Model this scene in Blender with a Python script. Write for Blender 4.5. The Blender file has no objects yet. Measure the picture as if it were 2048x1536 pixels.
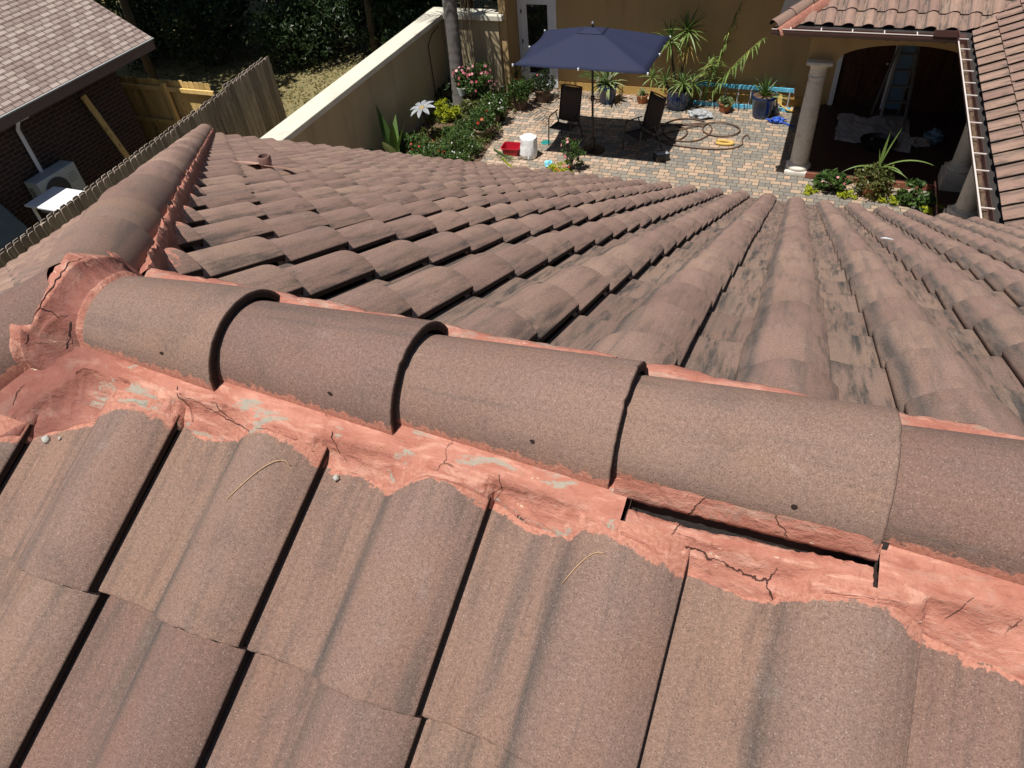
import bpy, bmesh, math, random
import numpy as np
from mathutils import Vector, Matrix, noise as mnoise
R = math.radians
random.seed(7); rng = np.random.default_rng(11)
scene = bpy.context.scene
COL = scene.collection
# ------------------------------------------------------------------ camera
CAM_LOC = np.array([1.1600, -0.7548, 0.8076]); YAW, PIT, ROL = 0.4434, 0.7654, -0.1080
def cam_axes(a, b, c):
    f = np.array([-math.sin(a)*math.cos(b), math.cos(a)*math.cos(b), -math.sin(b)])
    r = np.array([math.cos(a), math.sin(a), 0.0]); u = np.cross(r, f)
    return r*math.cos(c)+u*math.sin(c), -r*math.sin(c)+u*math.cos(c), f
cr, cu, cf = cam_axes(YAW, PIT, ROL)
cam_data = bpy.data.cameras.new('camera'); cam = bpy.data.objects.new('camera', cam_data); COL.objects.link(cam)
M = Matrix.Identity(4)
for i in range(3):
    M[i][0], M[i][1], M[i][2], M[i][3] = cr[i], cu[i], -cf[i], CAM_LOC[i]
cam.matrix_world = M
cam_data.sensor_width = 36.0; cam_data.lens = 36*1437.2/2048
cam_data.clip_start = 0.05; cam_data.clip_end = 600
scene.camera = cam
# ------------------------------------------------------------------ sky, sun, exposure
SUN = Vector((-0.154, -0.342, 1.0)).normalized()          # towards the sun
world = bpy.data.worlds.new('World'); scene.world = world; world.use_nodes = True
wn = world.node_tree.nodes; wl = world.node_tree.links
sky = wn.new('ShaderNodeTexSky'); sky.sky_type = 'NISHITA'; sky.sun_disc = False
sky.sun_elevation = math.asin(SUN.z); sky.sun_rotation = math.atan2(SUN.x, SUN.y)
bg = wn['Background']; bg.inputs['Strength'].default_value = 0.05
wl.new(sky.outputs[0], bg.inputs['Color'])
sun_data = bpy.data.lights.new('sun', 'SUN'); sun_data.energy = 5.0; sun_data.angle = R(0.53); sun_data.color = (1.0, 0.955, 0.90)
sun = bpy.data.objects.new('sun', sun_data); COL.objects.link(sun)
sun.rotation_euler = (-SUN).to_track_quat('-Z', 'Y').to_euler(); sun.location = (0, 0, 30)
vs = scene.view_settings; vs.view_transform = 'Standard'; vs.look = 'None'; vs.exposure = 0.24; vs.gamma = 1.0
scene.cycles.max_bounces = 6; scene.cycles.diffuse_bounces = 3; scene.cycles.use_denoising = True

# ------------------------------------------------------------------ object helpers
def empty(name, loc=(0, 0, 0), rz=0.0):
    o = bpy.data.objects.new(name, None); COL.objects.link(o); o.location = loc; o.rotation_euler = (0, 0, rz); return o
def tag(o, label=None, cat=None, group=None, kind=None):
    if label: o['label'] = label
    if cat: o['category'] = cat
    if group: o['group'] = group
    if kind: o['kind'] = kind
    return o
def mk(name, V, F, mat, parent=None, attrs=None, smooth=False, loc=None):
    me = bpy.data.meshes.new(name)
    V = np.asarray(V, dtype=np.float64)
    me.from_pydata(V.tolist(), [], [list(f) for f in F] if not isinstance(F, np.ndarray) else F.tolist())
    if attrs:
        for k, a in attrs.items():
            a = np.asarray(a, dtype=np.float32)
            if a.ndim == 2:
                at = me.attributes.new(k, 'FLOAT_VECTOR', 'POINT'); at.data.foreach_set('vector', a.ravel())
            else:
                at = me.attributes.new(k, 'FLOAT', 'POINT'); at.data.foreach_set('value', a)
    if smooth: me.polygons.foreach_set('use_smooth', [True]*len(me.polygons))
    me.update()
    if mat is not None: me.materials.append(mat)
    o = bpy.data.objects.new(name, me); COL.objects.link(o)
    if parent is not None: o.parent = parent
    if loc is not None: o.location = loc
    return o
class MB:
    """collects shapes, then builds ONE mesh"""
    def __init__(self): self.V = []; self.F = []; self.n = 0; self.r = []
    def add(self, V, F, rnd=None):
        V = np.asarray(V, float).reshape(-1, 3); self.V.append(V)
        self.F += [[i+self.n for i in f] for f in F]; self.n += len(V)
        self.r.append(np.full(len(V), random.random() if rnd is None else rnd) if np.isscalar(rnd) or rnd is None else np.asarray(rnd)); return self
    def box(self, lo, hi, M=None):
        x0, y0, z0 = lo; x1, y1, z1 = hi
        V = np.array([(x0,y0,z0),(x1,y0,z0),(x1,y1,z0),(x0,y1,z0),(x0,y0,z1),(x1,y0,z1),(x1,y1,z1),(x0,y1,z1)], float)
        if M is not None: V = V @ np.asarray(M)[:3,:3].T + np.asarray(M)[:3,3]
        return self.add(V, [(0,3,2,1),(4,5,6,7),(0,1,5,4),(1,2,6,5),(2,3,7,6),(3,0,4,7)])
    def bbox(self, lo, hi, b=0.01, M=None):
        bm = bmesh.new(); bmesh.ops.create_cube(bm, size=1)
        for v in bm.verts: v.co = Vector([lo[i]+(v.co[i]+.5)*(hi[i]-lo[i]) for i in range(3)])
        bmesh.ops.bevel(bm, geom=bm.edges[:], offset=b, segments=2, affect='EDGES', profile=.5)
        V = np.array([v.co[:] for v in bm.verts]); bm.verts.index_update(); F = [[v.index for v in f.verts] for f in bm.faces]; bm.free()
        if M is not None: V = V @ np.asarray(M)[:3,:3].T + np.asarray(M)[:3,3]
        return self.add(V, F)
    def bar(self, a, b, w, h, up=(0, 0, 1)):
        a = np.array(a, float); b = np.array(b, float); d = b-a; d /= np.linalg.norm(d)
        u = np.array(up, float); s = np.cross(d, u)
        if np.linalg.norm(s) < 1e-4: s = np.cross(d, (1, 0, 0))
        s /= np.linalg.norm(s); u = np.cross(s, d)
        V = [p+s*i*w/2+u*j*h/2 for p in (a, b) for i, j in ((-1,-1),(1,-1),(1,1),(-1,1))]
        return self.add(V, [(0,1,2,3),(7,6,5,4),(0,4,5,1),(1,5,6,2),(2,6,7,3),(3,7,4,0)])
    def tube(self, pts, r, n=8, cap=True):
        P = np.array(pts, float); m = len(P); rr = np.full(m, r) if np.isscalar(r) else np.array(r, float)
        T = np.gradient(P, axis=0); T /= np.linalg.norm(T, axis=1)[:, None]+1e-9
        ref = np.array((0, 0, 1.)) if abs(T[0][2]) < .9 else np.array((1., 0, 0)); V = []
        s = np.cross(T[0], ref); s /= np.linalg.norm(s)
        for i in range(m):
            s = s - T[i]*(s@T[i]); s /= np.linalg.norm(s)+1e-9; u = np.cross(s, T[i])
            for k in range(n):
                a = 2*math.pi*k/n; V.append(P[i]+rr[i]*(s*math.cos(a)+u*math.sin(a)))
        F = [(i*n+k, i*n+(k+1)%n, (i+1)*n+(k+1)%n, (i+1)*n+k) for i in range(m-1) for k in range(n)]
        if cap: F += [tuple(range(n))[::-1], tuple((m-1)*n+k for k in range(n))]
        return self.add(V, F)
    def lathe(self, prof, c=(0, 0, 0), n=24, close=True):
        V = []; m = len(prof)
        for r, z in prof:
            for k in range(n):
                a = 2*math.pi*k/n; V.append((c[0]+r*math.cos(a), c[1]+r*math.sin(a), c[2]+z))
        F = [(i*n+k, i*n+(k+1)%n, (i+1)*n+(k+1)%n, (i+1)*n+k) for i in range(m-1) for k in range(n)]
        if close: F += [tuple(range(n))[::-1], tuple((m-1)*n+k for k in range(n))]
        return self.add(V, F)
    def poly(self, pts): return self.add(pts, [tuple(range(len(pts)))])
    def prism(self, pts, d):
        P = np.array(pts, float); n = len(P); Q = P+np.array(d, float)
        return self.add(np.vstack([P, Q]), [tuple(range(n))[::-1], tuple(range(n, 2*n))]+[(i, (i+1)%n, n+(i+1)%n, n+i) for i in range(n)])
    def build(self, name, mat, parent=None, smooth=False, loc=None):
        return mk(name, np.vstack(self.V), self.F, mat, parent, {'rnd': np.concatenate(self.r)}, smooth, loc)
def auto_smooth(o, ang=40):
    me = o.data; bm = bmesh.new(); bm.from_mesh(me)
    for f in bm.faces: f.smooth = True
    for e in bm.edges:
        if len(e.link_faces) == 2 and e.calc_face_angle(0) > R(ang): e.smooth = False
    bm.to_mesh(me); bm.free(); return o
def N3(x, y, z=0.0): return mnoise.noise(Vector((x, y, z)))
def child_copy(o, parent):
    c = o.copy(); COL.objects.link(c); c.parent = parent
    for ch in list(o.children): child_copy(ch, c)
    return c
def dup(o, loc, rz=None, label=None, scale=None):
    c = o.copy(); COL.objects.link(c); c.location = loc
    if rz is not None: c.rotation_euler = (0, 0, rz)
    if scale is not None: c.scale = scale if not np.isscalar(scale) else (scale,)*3
    if label: c['label'] = label
    for ch in list(o.children): child_copy(ch, c)
    return c

# ------------------------------------------------------------------ materials
class NM:
    def __init__(self, name, rough=.8, spec=.3):
        self.m = bpy.data.materials.new(name); self.m.use_nodes = True; self.t = self.m.node_tree
        self.b = self.t.nodes['Principled BSDF']; self.b.inputs['Roughness'].default_value = rough
        self.b.inputs['Specular IOR Level'].default_value = spec
    def n(self, typ, ins=None, out=0, **props):
        nd = self.t.nodes.new('ShaderNode'+typ)
        for k, v in props.items(): setattr(nd, k, v)
        for k, v in (ins or {}).items():
            s = nd.inputs[k]
            if hasattr(v, 'is_output'): self.t.links.new(v, s)
            elif v is not None: s.default_value = v
        return nd.outputs[out]
    def attr(self, name, out='Fac'): 
        nd = self.t.nodes.new('ShaderNodeAttribute'); nd.attribute_name = name; return nd.outputs[out]
    def pos(self):  # object coordinates
        return self.t.nodes.new('ShaderNodeTexCoord').outputs['Object']
    def gpos(self): return self.n('NewGeometry')
    def scale(self, v, s): return self.n('VectorMath', {0: v, 1: s}, operation='MULTIPLY')
    def noise(self, v, sc, det=3, rough=.55, dist=0., out=0): return self.n('TexNoise', {'Vector': v, 'Scale': sc, 'Detail': det, 'Roughness': rough, 'Distortion': dist}, out=out)
    def vor(self, v, sc, out=0, **k): return self.n('TexVoronoi', {'Vector': v, 'Scale': sc}, out=out, **k)
    def math(self, op, a, b=None, c=None, clamp=False):
        ins = {0: a}
        if b is not None: ins[1] = b
        if c is not None: ins[2] = c
        return self.n('Math', ins, operation=op, use_clamp=clamp)
    def ss(self, v, a, b, c=0., d=1.):
        return self.n('MapRange', {'Value': v, 'From Min': a, 'From Max': b, 'To Min': c, 'To Max': d}, interpolation_type='SMOOTHSTEP')
    def mix(self, f, a, b, bt='MIX'):
        def c4(x): return x if hasattr(x, 'is_output') else (tuple(x)+(1,) if len(x) == 3 else x)
        nd = self.t.nodes.new('ShaderNodeMix'); nd.data_type = 'RGBA'; nd.blend_type = bt
        for s, v in ((nd.inputs[0], f), (nd.inputs[6], c4(a)), (nd.inputs[7], c4(b))):
            if hasattr(v, 'is_output'): self.t.links.new(v, s)
            else: s.default_value = v
        return nd.outputs[2]
    def ramp(self, f, stops):
        nd = self.t.nodes.new('ShaderNodeValToRGB'); self.t.links.new(f, nd.inputs[0]); e = nd.color_ramp.elements
        while len(e) < len(stops): e.new(.5)
        for el, (p, c) in zip(e, stops): el.position = p; el.color = tuple(c)+(1,)
        return nd.outputs[0]
    def hsv(self, c, h=.5, s=1., v=1.): return self.n('HueSaturation', {'Hue': h, 'Saturation': s, 'Value': v, 'Color': c})
    def bump(self, h, dist, strength=1., prev=None):
        return self.n('Bump', {'Height': h, 'Distance': dist, 'Strength': strength, 'Normal': prev})
    def set(self, **k):
        for kk, v in k.items():
            s = self.b.inputs[{'color': 'Base Color', 'rough': 'Roughness', 'normal': 'Normal', 'metal': 'Metallic', 'trans': 'Transmission Weight', 'alpha': 'Alpha', 'spec': 'Specular IOR Level', 'coat': 'Coat Weight', 'sss': 'Subsurface Weight'}[kk]]
            if hasattr(v, 'is_output'): self.t.links.new(v, s)
            else: s.default_value = (tuple(v)+(1,) if isinstance(v, (tuple, list)) and len(v) == 3 else v)
        return self.m

def tile_material(name, stain, tone=1.0, pan_c=(.232, .147, .113), roll_c=(.226, .147, .117)):
    m = NM(name, .9, .25)
    tuv = m.attr('tuv', 'Vector'); tu = m.attr('tu'); tv = m.attr('tv'); rn = m.attr('rnd'); mp = m.attr('mp')
    gp = m.gpos()
    s1 = m.noise(m.scale(tuv, (27, 2.9, 1)), 1., 5, .68, .35)
    s2 = m.noise(m.scale(tuv, (70, 7, 1)), 1., 3, .6)
    s3 = m.noise(m.scale(tuv, (9, 5, 1)), 1., 4, .6)
    big = m.noise(gp, 1.6, 3)
    pan = pan_c; roll = roll_c
    w = m.ss(tu, .30, .50)
    base = m.mix(w, pan, roll)
    base = m.mix(m.ss(s3, .38, .68, 0, .5), base, tuple(a*b for a, b in zip(pan_c, (1.12, 1.03, .96))))
    hue = m.math('MULTIPLY_ADD', rn, .012, .494); val = m.math('MULTIPLY_ADD', rn, .22, .89)
    base = m.hsv(base, hue, 1.0, val)
    base = m.hsv(base, .5, 1.0, m.math('MULTIPLY_ADD', big, .5, .75))
    # grey line where the flat pan meets the barrel
    fold = m.math('SUBTRACT', 1.0, m.math('MULTIPLY', m.math('ABSOLUTE', m.math('SUBTRACT', tu, .415)), 14.), clamp=True)
    fold = m.math('MULTIPLY', fold, m.ss(s1, .18, .58))
    base = m.mix(m.math('MULTIPLY', fold, .80), base, (.085, .078, .072))
    # soot and algae streaks running down the slope, strongest in the pans
    panw = m.math('SUBTRACT', 1.0, m.math('MULTIPLY', m.ss(tu, .33, .48), .72))
    lipw = m.math('MULTIPLY', m.ss(tu, .78, .94), .55)
    wgt = m.math('ADD', panw, lipw, clamp=True)
    st = m.math('MULTIPLY', m.ss(m.math('MULTIPLY_ADD', s2, .35, m.math('MULTIPLY', s1, .75)), .50, .70), wgt)
    st = m.math('MULTIPLY', st, stain)
    base = m.mix(st, base, (.060, .053, .047))
    sl2 = m.noise(m.scale(tuv, (17, 1.1, 1)), 1., 4, .6, .3)
    base = m.mix(m.math('MULTIPLY', m.ss(sl2, .54, .72), .48), base, (.095, .082, .074))
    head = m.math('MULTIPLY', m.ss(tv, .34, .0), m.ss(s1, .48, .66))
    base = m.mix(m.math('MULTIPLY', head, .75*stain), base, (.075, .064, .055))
    ef = m.math('MULTIPLY', m.ss(m.noise(m.scale(tuv, (11, 8, 1)), 1., 4, .65), .60, .76), .30)
    base = m.mix(ef, base, (.36, .305, .27))
    gr = m.math('MULTIPLY', m.ss(m.noise(gp, 7.5, 5, .7), .52, .72), .38)
    base = m.mix(gr, base, (.115, .088, .074))
    # slurry grains
    g1 = m.noise(tuv, 430, 2, .75); g2 = m.noise(tuv, 150, 3, .7)
    base = m.hsv(base, .5, 1.0, m.math('MULTIPLY_ADD', m.math('ADD', m.math('MULTIPLY', g1, .62), m.math('MULTIPLY', g2, .38)), 2.7, -.35))
    vd = m.vor(tuv, 300); vc = m.vor(tuv, 300, out=1)
    sp = m.math('MULTIPLY', m.ss(vd, .34, .16), m.ss(m.n('SeparateColor', {'Color': vc}), .80, .86))
    base = m.mix(m.math('MULTIPLY', sp, .45), base, (.50, .40, .34))
    vd2 = m.vor(tuv, 260); vc2 = m.vor(tuv, 260, out=1)
    dk = m.math('MULTIPLY', m.ss(vd2, .30, .15), m.ss(m.n('SeparateColor', {'Color': vc2}), .70, .76))
    base = m.mix(m.math('MULTIPLY', dk, .55), base, (.07, .045, .035))
    # smeared pointing paint beside the mortar
    pn = m.noise(m.scale(tuv, (34, 55, 1)), 1., 5, .65); pf = m.noise(m.scale(tuv, (160, 60, 1)), 1., 3, .7)
    pm = m.ss(m.math('ADD', mp, m.math('ADD', m.math('MULTIPLY', m.math('SUBTRACT', pn, .5), 1.25), m.math('MULTIPLY', m.math('SUBTRACT', pf, .5), .55))), .62, .72)
    pm = m.math('MULTIPLY', pm, m.ss(mp, .02, .2))
    pc = m.hsv(m.mix(m.ss(g2, .3, .7), (.40, .155, .105), (.55, .26, .185)), .5, 1, 1)
    base = m.mix(m.math('MULTIPLY', pm, .93), base, pc)
    base = m.mix(m.attr('bt'), base, (.016, .012, .010))  # bt: shade painted near black on butt ends and lip faces
    base = m.hsv(base, .5, 1.0, tone)
    b1 = m.bump(g1, .0011, .8); b2 = m.bump(g2, .0016, .6, b1)
    return m.set(color=base, normal=b2, rough=.92)
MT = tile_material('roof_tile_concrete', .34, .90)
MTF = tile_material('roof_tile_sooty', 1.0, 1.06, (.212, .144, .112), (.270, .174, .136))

def mortar_material():
    m = NM('painted_mortar', .85, .3)
    p = m.gpos(); dk = m.attr('dk')
    n1 = m.noise(m.scale(p, (15, 46, 46)), 1., 5, .62, .5); n2 = m.noise(p, 60, 4, .6); n3 = m.noise(p, 11, 4, .6)
    c = m.mix(m.ss(n3, .3, .7), (.35, .134, .092), (.45, .196, .140))
    c = m.mix(m.ss(n1, .5, .68, 0, .65), c, (.60, .335, .25))
    c = m.mix(m.ss(n1, .46, .30, 0, .6), c, (.27, .088, .060))
    n4 = m.noise(p, 27, 5, .7, .8)
    c = m.mix(m.ss(n4, .55, .72, 0, .55), c, (.245, .085, .060))
    c = m.mix(m.ss(n4, .42, .28, 0, .45), c, (.56, .27, .19))
    c = m.mix(m.math('MULTIPLY', dk, m.ss(n4, .25, .7, .95, .70)), c, (.150, .052, .041))  # dk: darker mortar; on the saddle and hip walls it paints shade
    cem = m.noise(m.scale(p, (9, 20, 20)), 1., 6, .72, .6)
    cm = m.math('MULTIPLY', m.ss(cem, .54, .60), m.attr('cem'))
    c = m.mix(m.math('MULTIPLY', cm, m.ss(n2, .3, .55, .5, 1.)), c, (.31, .285, .225))
    wh = m.math('MULTIPLY', m.ss(m.noise(m.scale(p, (22, 60, 60)), 1., 4, .7), .67, .71), .75)
    c = m.mix(wh, c, (.62, .47, .35))
    c = m.mix(m.ss(n2, .68, .78, 0, .5), c, (.17, .06, .045))
    wp_ = m.n('VectorMath', {0: p, 1: m.n('VectorMath', {0: m.noise(p, 14, 4, .7, out=1), 1: (.045, .045, .045)}, operation='MULTIPLY')}, operation='ADD')
    ve = m.vor(wp_, 6.5, feature='DISTANCE_TO_EDGE'); ck = m.math('MULTIPLY', m.ss(ve, .010, .003), m.ss(m.noise(p, 5.5, 2), .61, .67))
    c = m.mix(m.math('MULTIPLY', ck, .9), c, (.045, .020, .015))
    b = m.bump(n1, .0040, 1.); b = m.bump(n2, .0036, .9, b); b = m.bump(n4, .005, .7, b); b = m.bump(ck, -.004, 1., b); b = m.bump(m.noise(p, 420, 2), .0008, .7, b)
    return m.set(color=c, normal=b, rough=m.ss(n2, .2, .8, .62, .95))
MMORT = mortar_material()
def simple(name, col, rough=.7, var=.25, sc=8., bump=0., bsc=60., spec=.35, metal=0., stretch=None, use_rnd=.0, dark=None):
    m = NM(name, rough, spec); p = m.pos() if stretch is None else m.scale(m.pos(), stretch)
    n = m.noise(p, sc, 4, .6)
    c = m.hsv(tuple(col)+(1,), .5, 1., m.math('MULTIPLY_ADD', n, 2*var, 1-var))
    if dark: c = m.mix(m.ss(m.noise(p, sc*.4, 4, .65), .5, .72, 0, .7), c, dark)
    if use_rnd: c = m.hsv(c, .5, 1., m.math('MULTIPLY_ADD', m.attr('rnd'), 2*use_rnd, 1-use_rnd))
    nm = None
    if bump: nm = m.bump(m.noise(p, bsc, 4, .6), bump)
    k = dict(color=c, rough=rough, metal=metal)
    if nm is not None: k['normal'] = nm
    return m.set(**k)
def stucco(name, col):
    m = NM(name, .9, .2); p = m.gpos()
    n = m.noise(m.scale(p, (1, 1, .45)), 1.3, 4, .6); f = m.noise(p, 90, 4, .7)
    c = m.hsv(tuple(col)+(1,), .5, 1., m.math('MULTIPLY_ADD', n, .3, .85))
    dr = m.noise(m.scale(p, (2.6, 2.6, .35)), 1., 5, .65, .4)
    c = m.mix(m.ss(dr, .48, .78, 0, .5), c, tuple(x*.6 for x in col))
    return m.set(color=c, normal=m.bump(f, .004, .8))
def leaf_material(name, c1, c2, c3=None, rough=.45, trans=.25):
    m = NM(name, rough, .4); r = m.attr('rnd')
    st = [(0, c1), (.7, c2)] + ([(.93, c2), (1., c3)] if c3 else [])
    c = m.ramp(r, st)
    c = m.hsv(c, .5, 1., m.math('MULTIPLY_ADD', m.noise(m.gpos(), 23, 2), .7, .65))
    out = m.t.nodes['Material Output']; tr = m.t.nodes.new('ShaderNodeBsdfTranslucent'); mx = m.t.nodes.new('ShaderNodeMixShader')
    m.set(color=c); m.t.links.new(m.hsv(c, .48, 1.1, 1.2), tr.inputs[0]); mx.inputs[0].default_value = trans
    m.t.links.new(m.b.outputs[0], mx.inputs[1]); m.t.links.new(tr.outputs[0], mx.inputs[2]); m.t.links.new(mx.outputs[0], out.inputs[0])
    return m.m
def wood_material(name, c1, c2, axis_scale=(30, 30, 2.2), rough=.85):
    m = NM(name, rough, .25); p = m.pos(); r = m.attr('rnd')
    off = m.n('CombineXYZ', {'X': m.math('MULTIPLY', r, 31.), 'Y': m.math('MULTIPLY', r, 17.), 'Z': m.math('MULTIPLY', r, 9.)})
    q = m.n('VectorMath', {0: m.scale(p, axis_scale), 1: off}, operation='ADD')
    g = m.noise(q, 1., 5, .65, .5)
    c = m.mix(m.ss(g, .32, .68), c1, c2)
    c = m.hsv(c, .5, 1., m.math('MULTIPLY_ADD', r, .55, .72))
    kn = m.vor(m.n('VectorMath', {0: m.scale(p, (7, 7, 2.6)), 1: off}, operation='ADD'), 1.)
    c = m.mix(m.ss(kn, .16, .07, 0, .8), c, tuple(x*.25 for x in c1))
    return m.set(color=c, normal=m.bump(g, .002))
def paver_material():
    m = NM('clay_pavers', .9, .25); p = m.gpos()
    def br(w, h, off, sh, fr=2):
        q = m.n('VectorMath', {0: p, 1: sh}, operation='ADD')
        return q
    wob = m.n('VectorMath', {0: m.noise(p, 9, 2, out=1), 1: (.012, .012, 0)}, operation='MULTIPLY')
    q = m.n('VectorMath', {0: p, 1: wob}, operation='ADD')
    nd = m.t.nodes.new('ShaderNodeTexBrick'); nd.offset = .5; nd.offset_frequency = 2; nd.squash = .62; nd.squash_frequency = 3
    m.t.links.new(q, nd.inputs['Vector'])
    for k, v in (('Color1', (0, 0, 0, 1)), ('Color2', (1, 1, 1, 1)), ('Mortar', (.5, .5, .5, 1)), ('Scale', 1.), ('Mortar Size', .007), ('Mortar Smooth', .25), ('Bias', 0.), ('Brick Width', .205), ('Row Height', .132)):
        nd.inputs[k].default_value = v
    val = m.n('SeparateColor', {'Color': nd.outputs[0]}); joint = nd.outputs['Fac']
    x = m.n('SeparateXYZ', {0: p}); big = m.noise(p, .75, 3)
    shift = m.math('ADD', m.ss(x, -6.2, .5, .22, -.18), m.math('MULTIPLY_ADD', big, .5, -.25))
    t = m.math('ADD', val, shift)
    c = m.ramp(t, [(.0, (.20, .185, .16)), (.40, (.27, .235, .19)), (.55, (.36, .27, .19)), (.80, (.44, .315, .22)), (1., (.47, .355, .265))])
    c = m.hsv(c, .5, 1., m.math('MULTIPLY_ADD', m.noise(p, 40, 4, .7), .7, .62))
    spot = m.ss(m.noise(p, 5., 4, .7), .58, .74, 0, .5)
    c = m.mix(spot, c, (.14, .11, .08))
    c = m.mix(joint, c, (.10, .08, .058))
    b = m.bump(joint, -.006, 1.); b = m.bump(m.noise(p, 160, 3, .7), .002, .6, b)
    return m.set(color=c, normal=b)
def brick_material(name, c1, c2, mort, w, h, ms, vec='wall_x', rough=.9, bias=0.):
    m = NM(name, rough, .2); p = m.gpos(); s = m.t.nodes.new('ShaderNodeSeparateXYZ'); m.t.links.new(p, s.inputs[0])
    if vec == 'wall_x': q = m.n('CombineXYZ', {'X': s.outputs[1], 'Y': s.outputs[2], 'Z': 0.})
    elif vec == 'wall_y': q = m.n('CombineXYZ', {'X': s.outputs[0], 'Y': s.outputs[2], 'Z': 0.})
    else: q = m.n('CombineXYZ', {'X': s.outputs[1], 'Y': m.math('MULTIPLY', s.outputs[0], 1.15), 'Z': 0.})
    nd = m.t.nodes.new('ShaderNodeTexBrick'); nd.offset = .5 if vec != 'roof' else .37; m.t.links.new(q, nd.inputs['Vector'])
    for k, v in (('Color1', tuple(c1)+(1,)), ('Color2', tuple(c2)+(1,)), ('Mortar', tuple(mort)+(1,)), ('Scale', 1.), ('Mortar Size', ms), ('Mortar Smooth', .1), ('Bias', bias), ('Brick Width', w), ('Row Height', h)):
        nd.inputs[k].default_value = v
    c = m.hsv(nd.outputs[0], .5, 1., m.math('MULTIPLY_ADD', m.noise(p, 30, 4, .7), .6, .7))
    return m.set(color=c, normal=m.bump(nd.outputs['Fac'], -.008))

M_STUC = stucco('ochre_stucco', (.46, .32, .155)); M_STUC2 = stucco('tan_stucco', (.43, .345, .215))
M_CAP = simple('cream_cap', (.60, .57, .47), .85, .14, 3., .003, 50, dark=(.36, .33, .25))
M_WHITE = simple('white_paint', (.74, .76, .79), .5, .06, 6.)
M_BAND = simple('ochre_base', (.46, .29, .09), .85, .15, 4.)
M_COLM = simple('cast_stone', (.66, .62, .54), .85, .18, 14., .004, 70, dark=(.40, .36, .31))
M_GUT = simple('bronze_gutter', (.085, .040, .034), .4, .2, 5., spec=.5)
M_RIM = simple('pale_gutter_rim', (.62, .55, .50), .45, .15, 5., spec=.5)
M_DARK = simple('dark_recess', (.012, .010, .009), .95, .3, 5.)
M_FELT = simple('dark_underlay', (.035, .030, .028), .95, .4, 40., .004, 60)
M_DOOR = wood_material('mahogany', (.05, .022, .015), (.10, .045, .028), (20, 20, 2))
M_PORCH = simple('dark_porch_floor', (.060, .030, .024), .55, .3, 6.)
M_EDGE = simple('red_brick_edge', (.22, .075, .045), .85, .3, 20., .004)
M_PAVE = paver_material()
M_SOIL = simple('bed_soil', (.135, .085, .052), .95, .5, 9., .03, 25, dark=(.05, .034, .022))
M_LAWN = simple('dry_lawn', (.22, .185, .085), .95, .55, 6., .03, 30, dark=(.055, .062, .022))
M_SHING = brick_material('grey_shingle', (.27, .205, .18), (.42, .345, .30), (.12, .085, .07), .21, .124, .010, 'roof', bias=-.15)
M_BRICK = brick_material('dark_brick', (.060, .034, .028), (.040, .026, .023), (.10, .085, .075), .215, .078, .01, 'wall_x')
M_BRICKY = brick_material('dark_brick_end', (.060, .034, .028), (.040, .026, .023), (.10, .085, .075), .215, .078, .01, 'wall_y')
M_FASC = simple('taupe_fascia', (.16, .11, .095), .7, .15, 4.)
M_FEN = wood_material('weathered_boards', (.215, .168, .130), (.38, .315, .25))
M_PINE = wood_material('new_pine', (.50, .33, .11), (.68, .48, .20))
M_BARK = simple('palm_bark', (.17, .155, .14), .9, .3, 3., .02, 9, stretch=(3, 3, 11), dark=(.09, .08, .07))
M_TBARK = simple('tree_bark', (.075, .058, .042), .9, .4, 6., .02, 20, stretch=(4, 4, 1))
M_NAVY = simple('navy_canvas', (.016, .021, .052), .8, .12, 40., .001, 300)
M_POLE = simple('bronze_tube', (.018, .014, .012), .4, .2, 10., spec=.5)
M_SLING = simple('brown_mesh', (.075, .054, .044), .8, .25, 120., .002, 260)
M_SILV = simple('aluminium', (.52, .52, .53), .35, .1, 10., metal=.7)
M_LBLUE = simple('blue_fibreglass', (.10, .42, .62), .5, .22, 9., dark=(.32, .62, .72))
M_GLAZE = simple('cobalt_glaze', (.010, .024, .075), .12, .5, 5., spec=.6, dark=(.03, .09, .13))
M_TERRA = simple('terracotta', (.33, .125, .055), .8, .2, 12., .002, 60)
M_POTB = simple('brown_pot', (.11, .07, .05), .7, .25, 10.)
M_RED = simple('red_plastic', (.40, .012, .028), .35, .08, 6., spec=.5)
M_SACK = simple('white_sack', (.78, .80, .80), .5, .08, 14., .012, 16)
M_YEL = simple('yellow_foam', (.56, .37, .10), .8, .15, 14.)
M_BLUE = simple('blue_strap', (.03, .09, .42), .5, .25, 20.)
M_TEAL = simple('teal_plastic', (.02, .22, .20), .5, .15, 9.)
M_SKYB = simple('pale_blue_wrap', (.22, .58, .68), .5, .2, 20., .01, 30)
M_BLACK = simple('black_plastic', (.018, .018, .020), .4, .2, 12., spec=.5)
M_GREYP = simple('grey_panel', (.34, .35, .37), .35, .12, 12.)
M_HOSE = simple('brown_hose', (.115, .072, .050), .6, .25, 10.)
M_CLOTH = simple('drop_cloth', (.36, .34, .33), .95, .15, 5., .01, 12)
M_ACB = simple('cool_grey_enamel', (.44, .48, .48), .45, .1, 5.)
M_ACG = simple('dark_grille', (.05, .055, .06), .5, .2, 10.)
M_PBLUE = simple('pale_blue_gloss', (.16, .27, .38), .35, .25, 4., .006, 8)
M_FLUTE = simple('crystal_film', (.36, .37, .38), .18, .2, 20., .02, 24, spec=.6)
M_CRACK = simple('crack', (.022, .012, .010), .95, .2, 40.)
M_NEEDLE = simple('dry_needle', (.50, .32, .18), .7, .15, 30.)
M_CRUMB = simple('cement_crumb', (.42, .40, .36), .9, .3, 60., .002, 200)
M_METF = simple('white_enamel_petal', (.26, .275, .29), .45, .3, 20.)
M_RUST = simple('rusty_rod', (.05, .03, .022), .8, .3, 20.)
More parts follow.
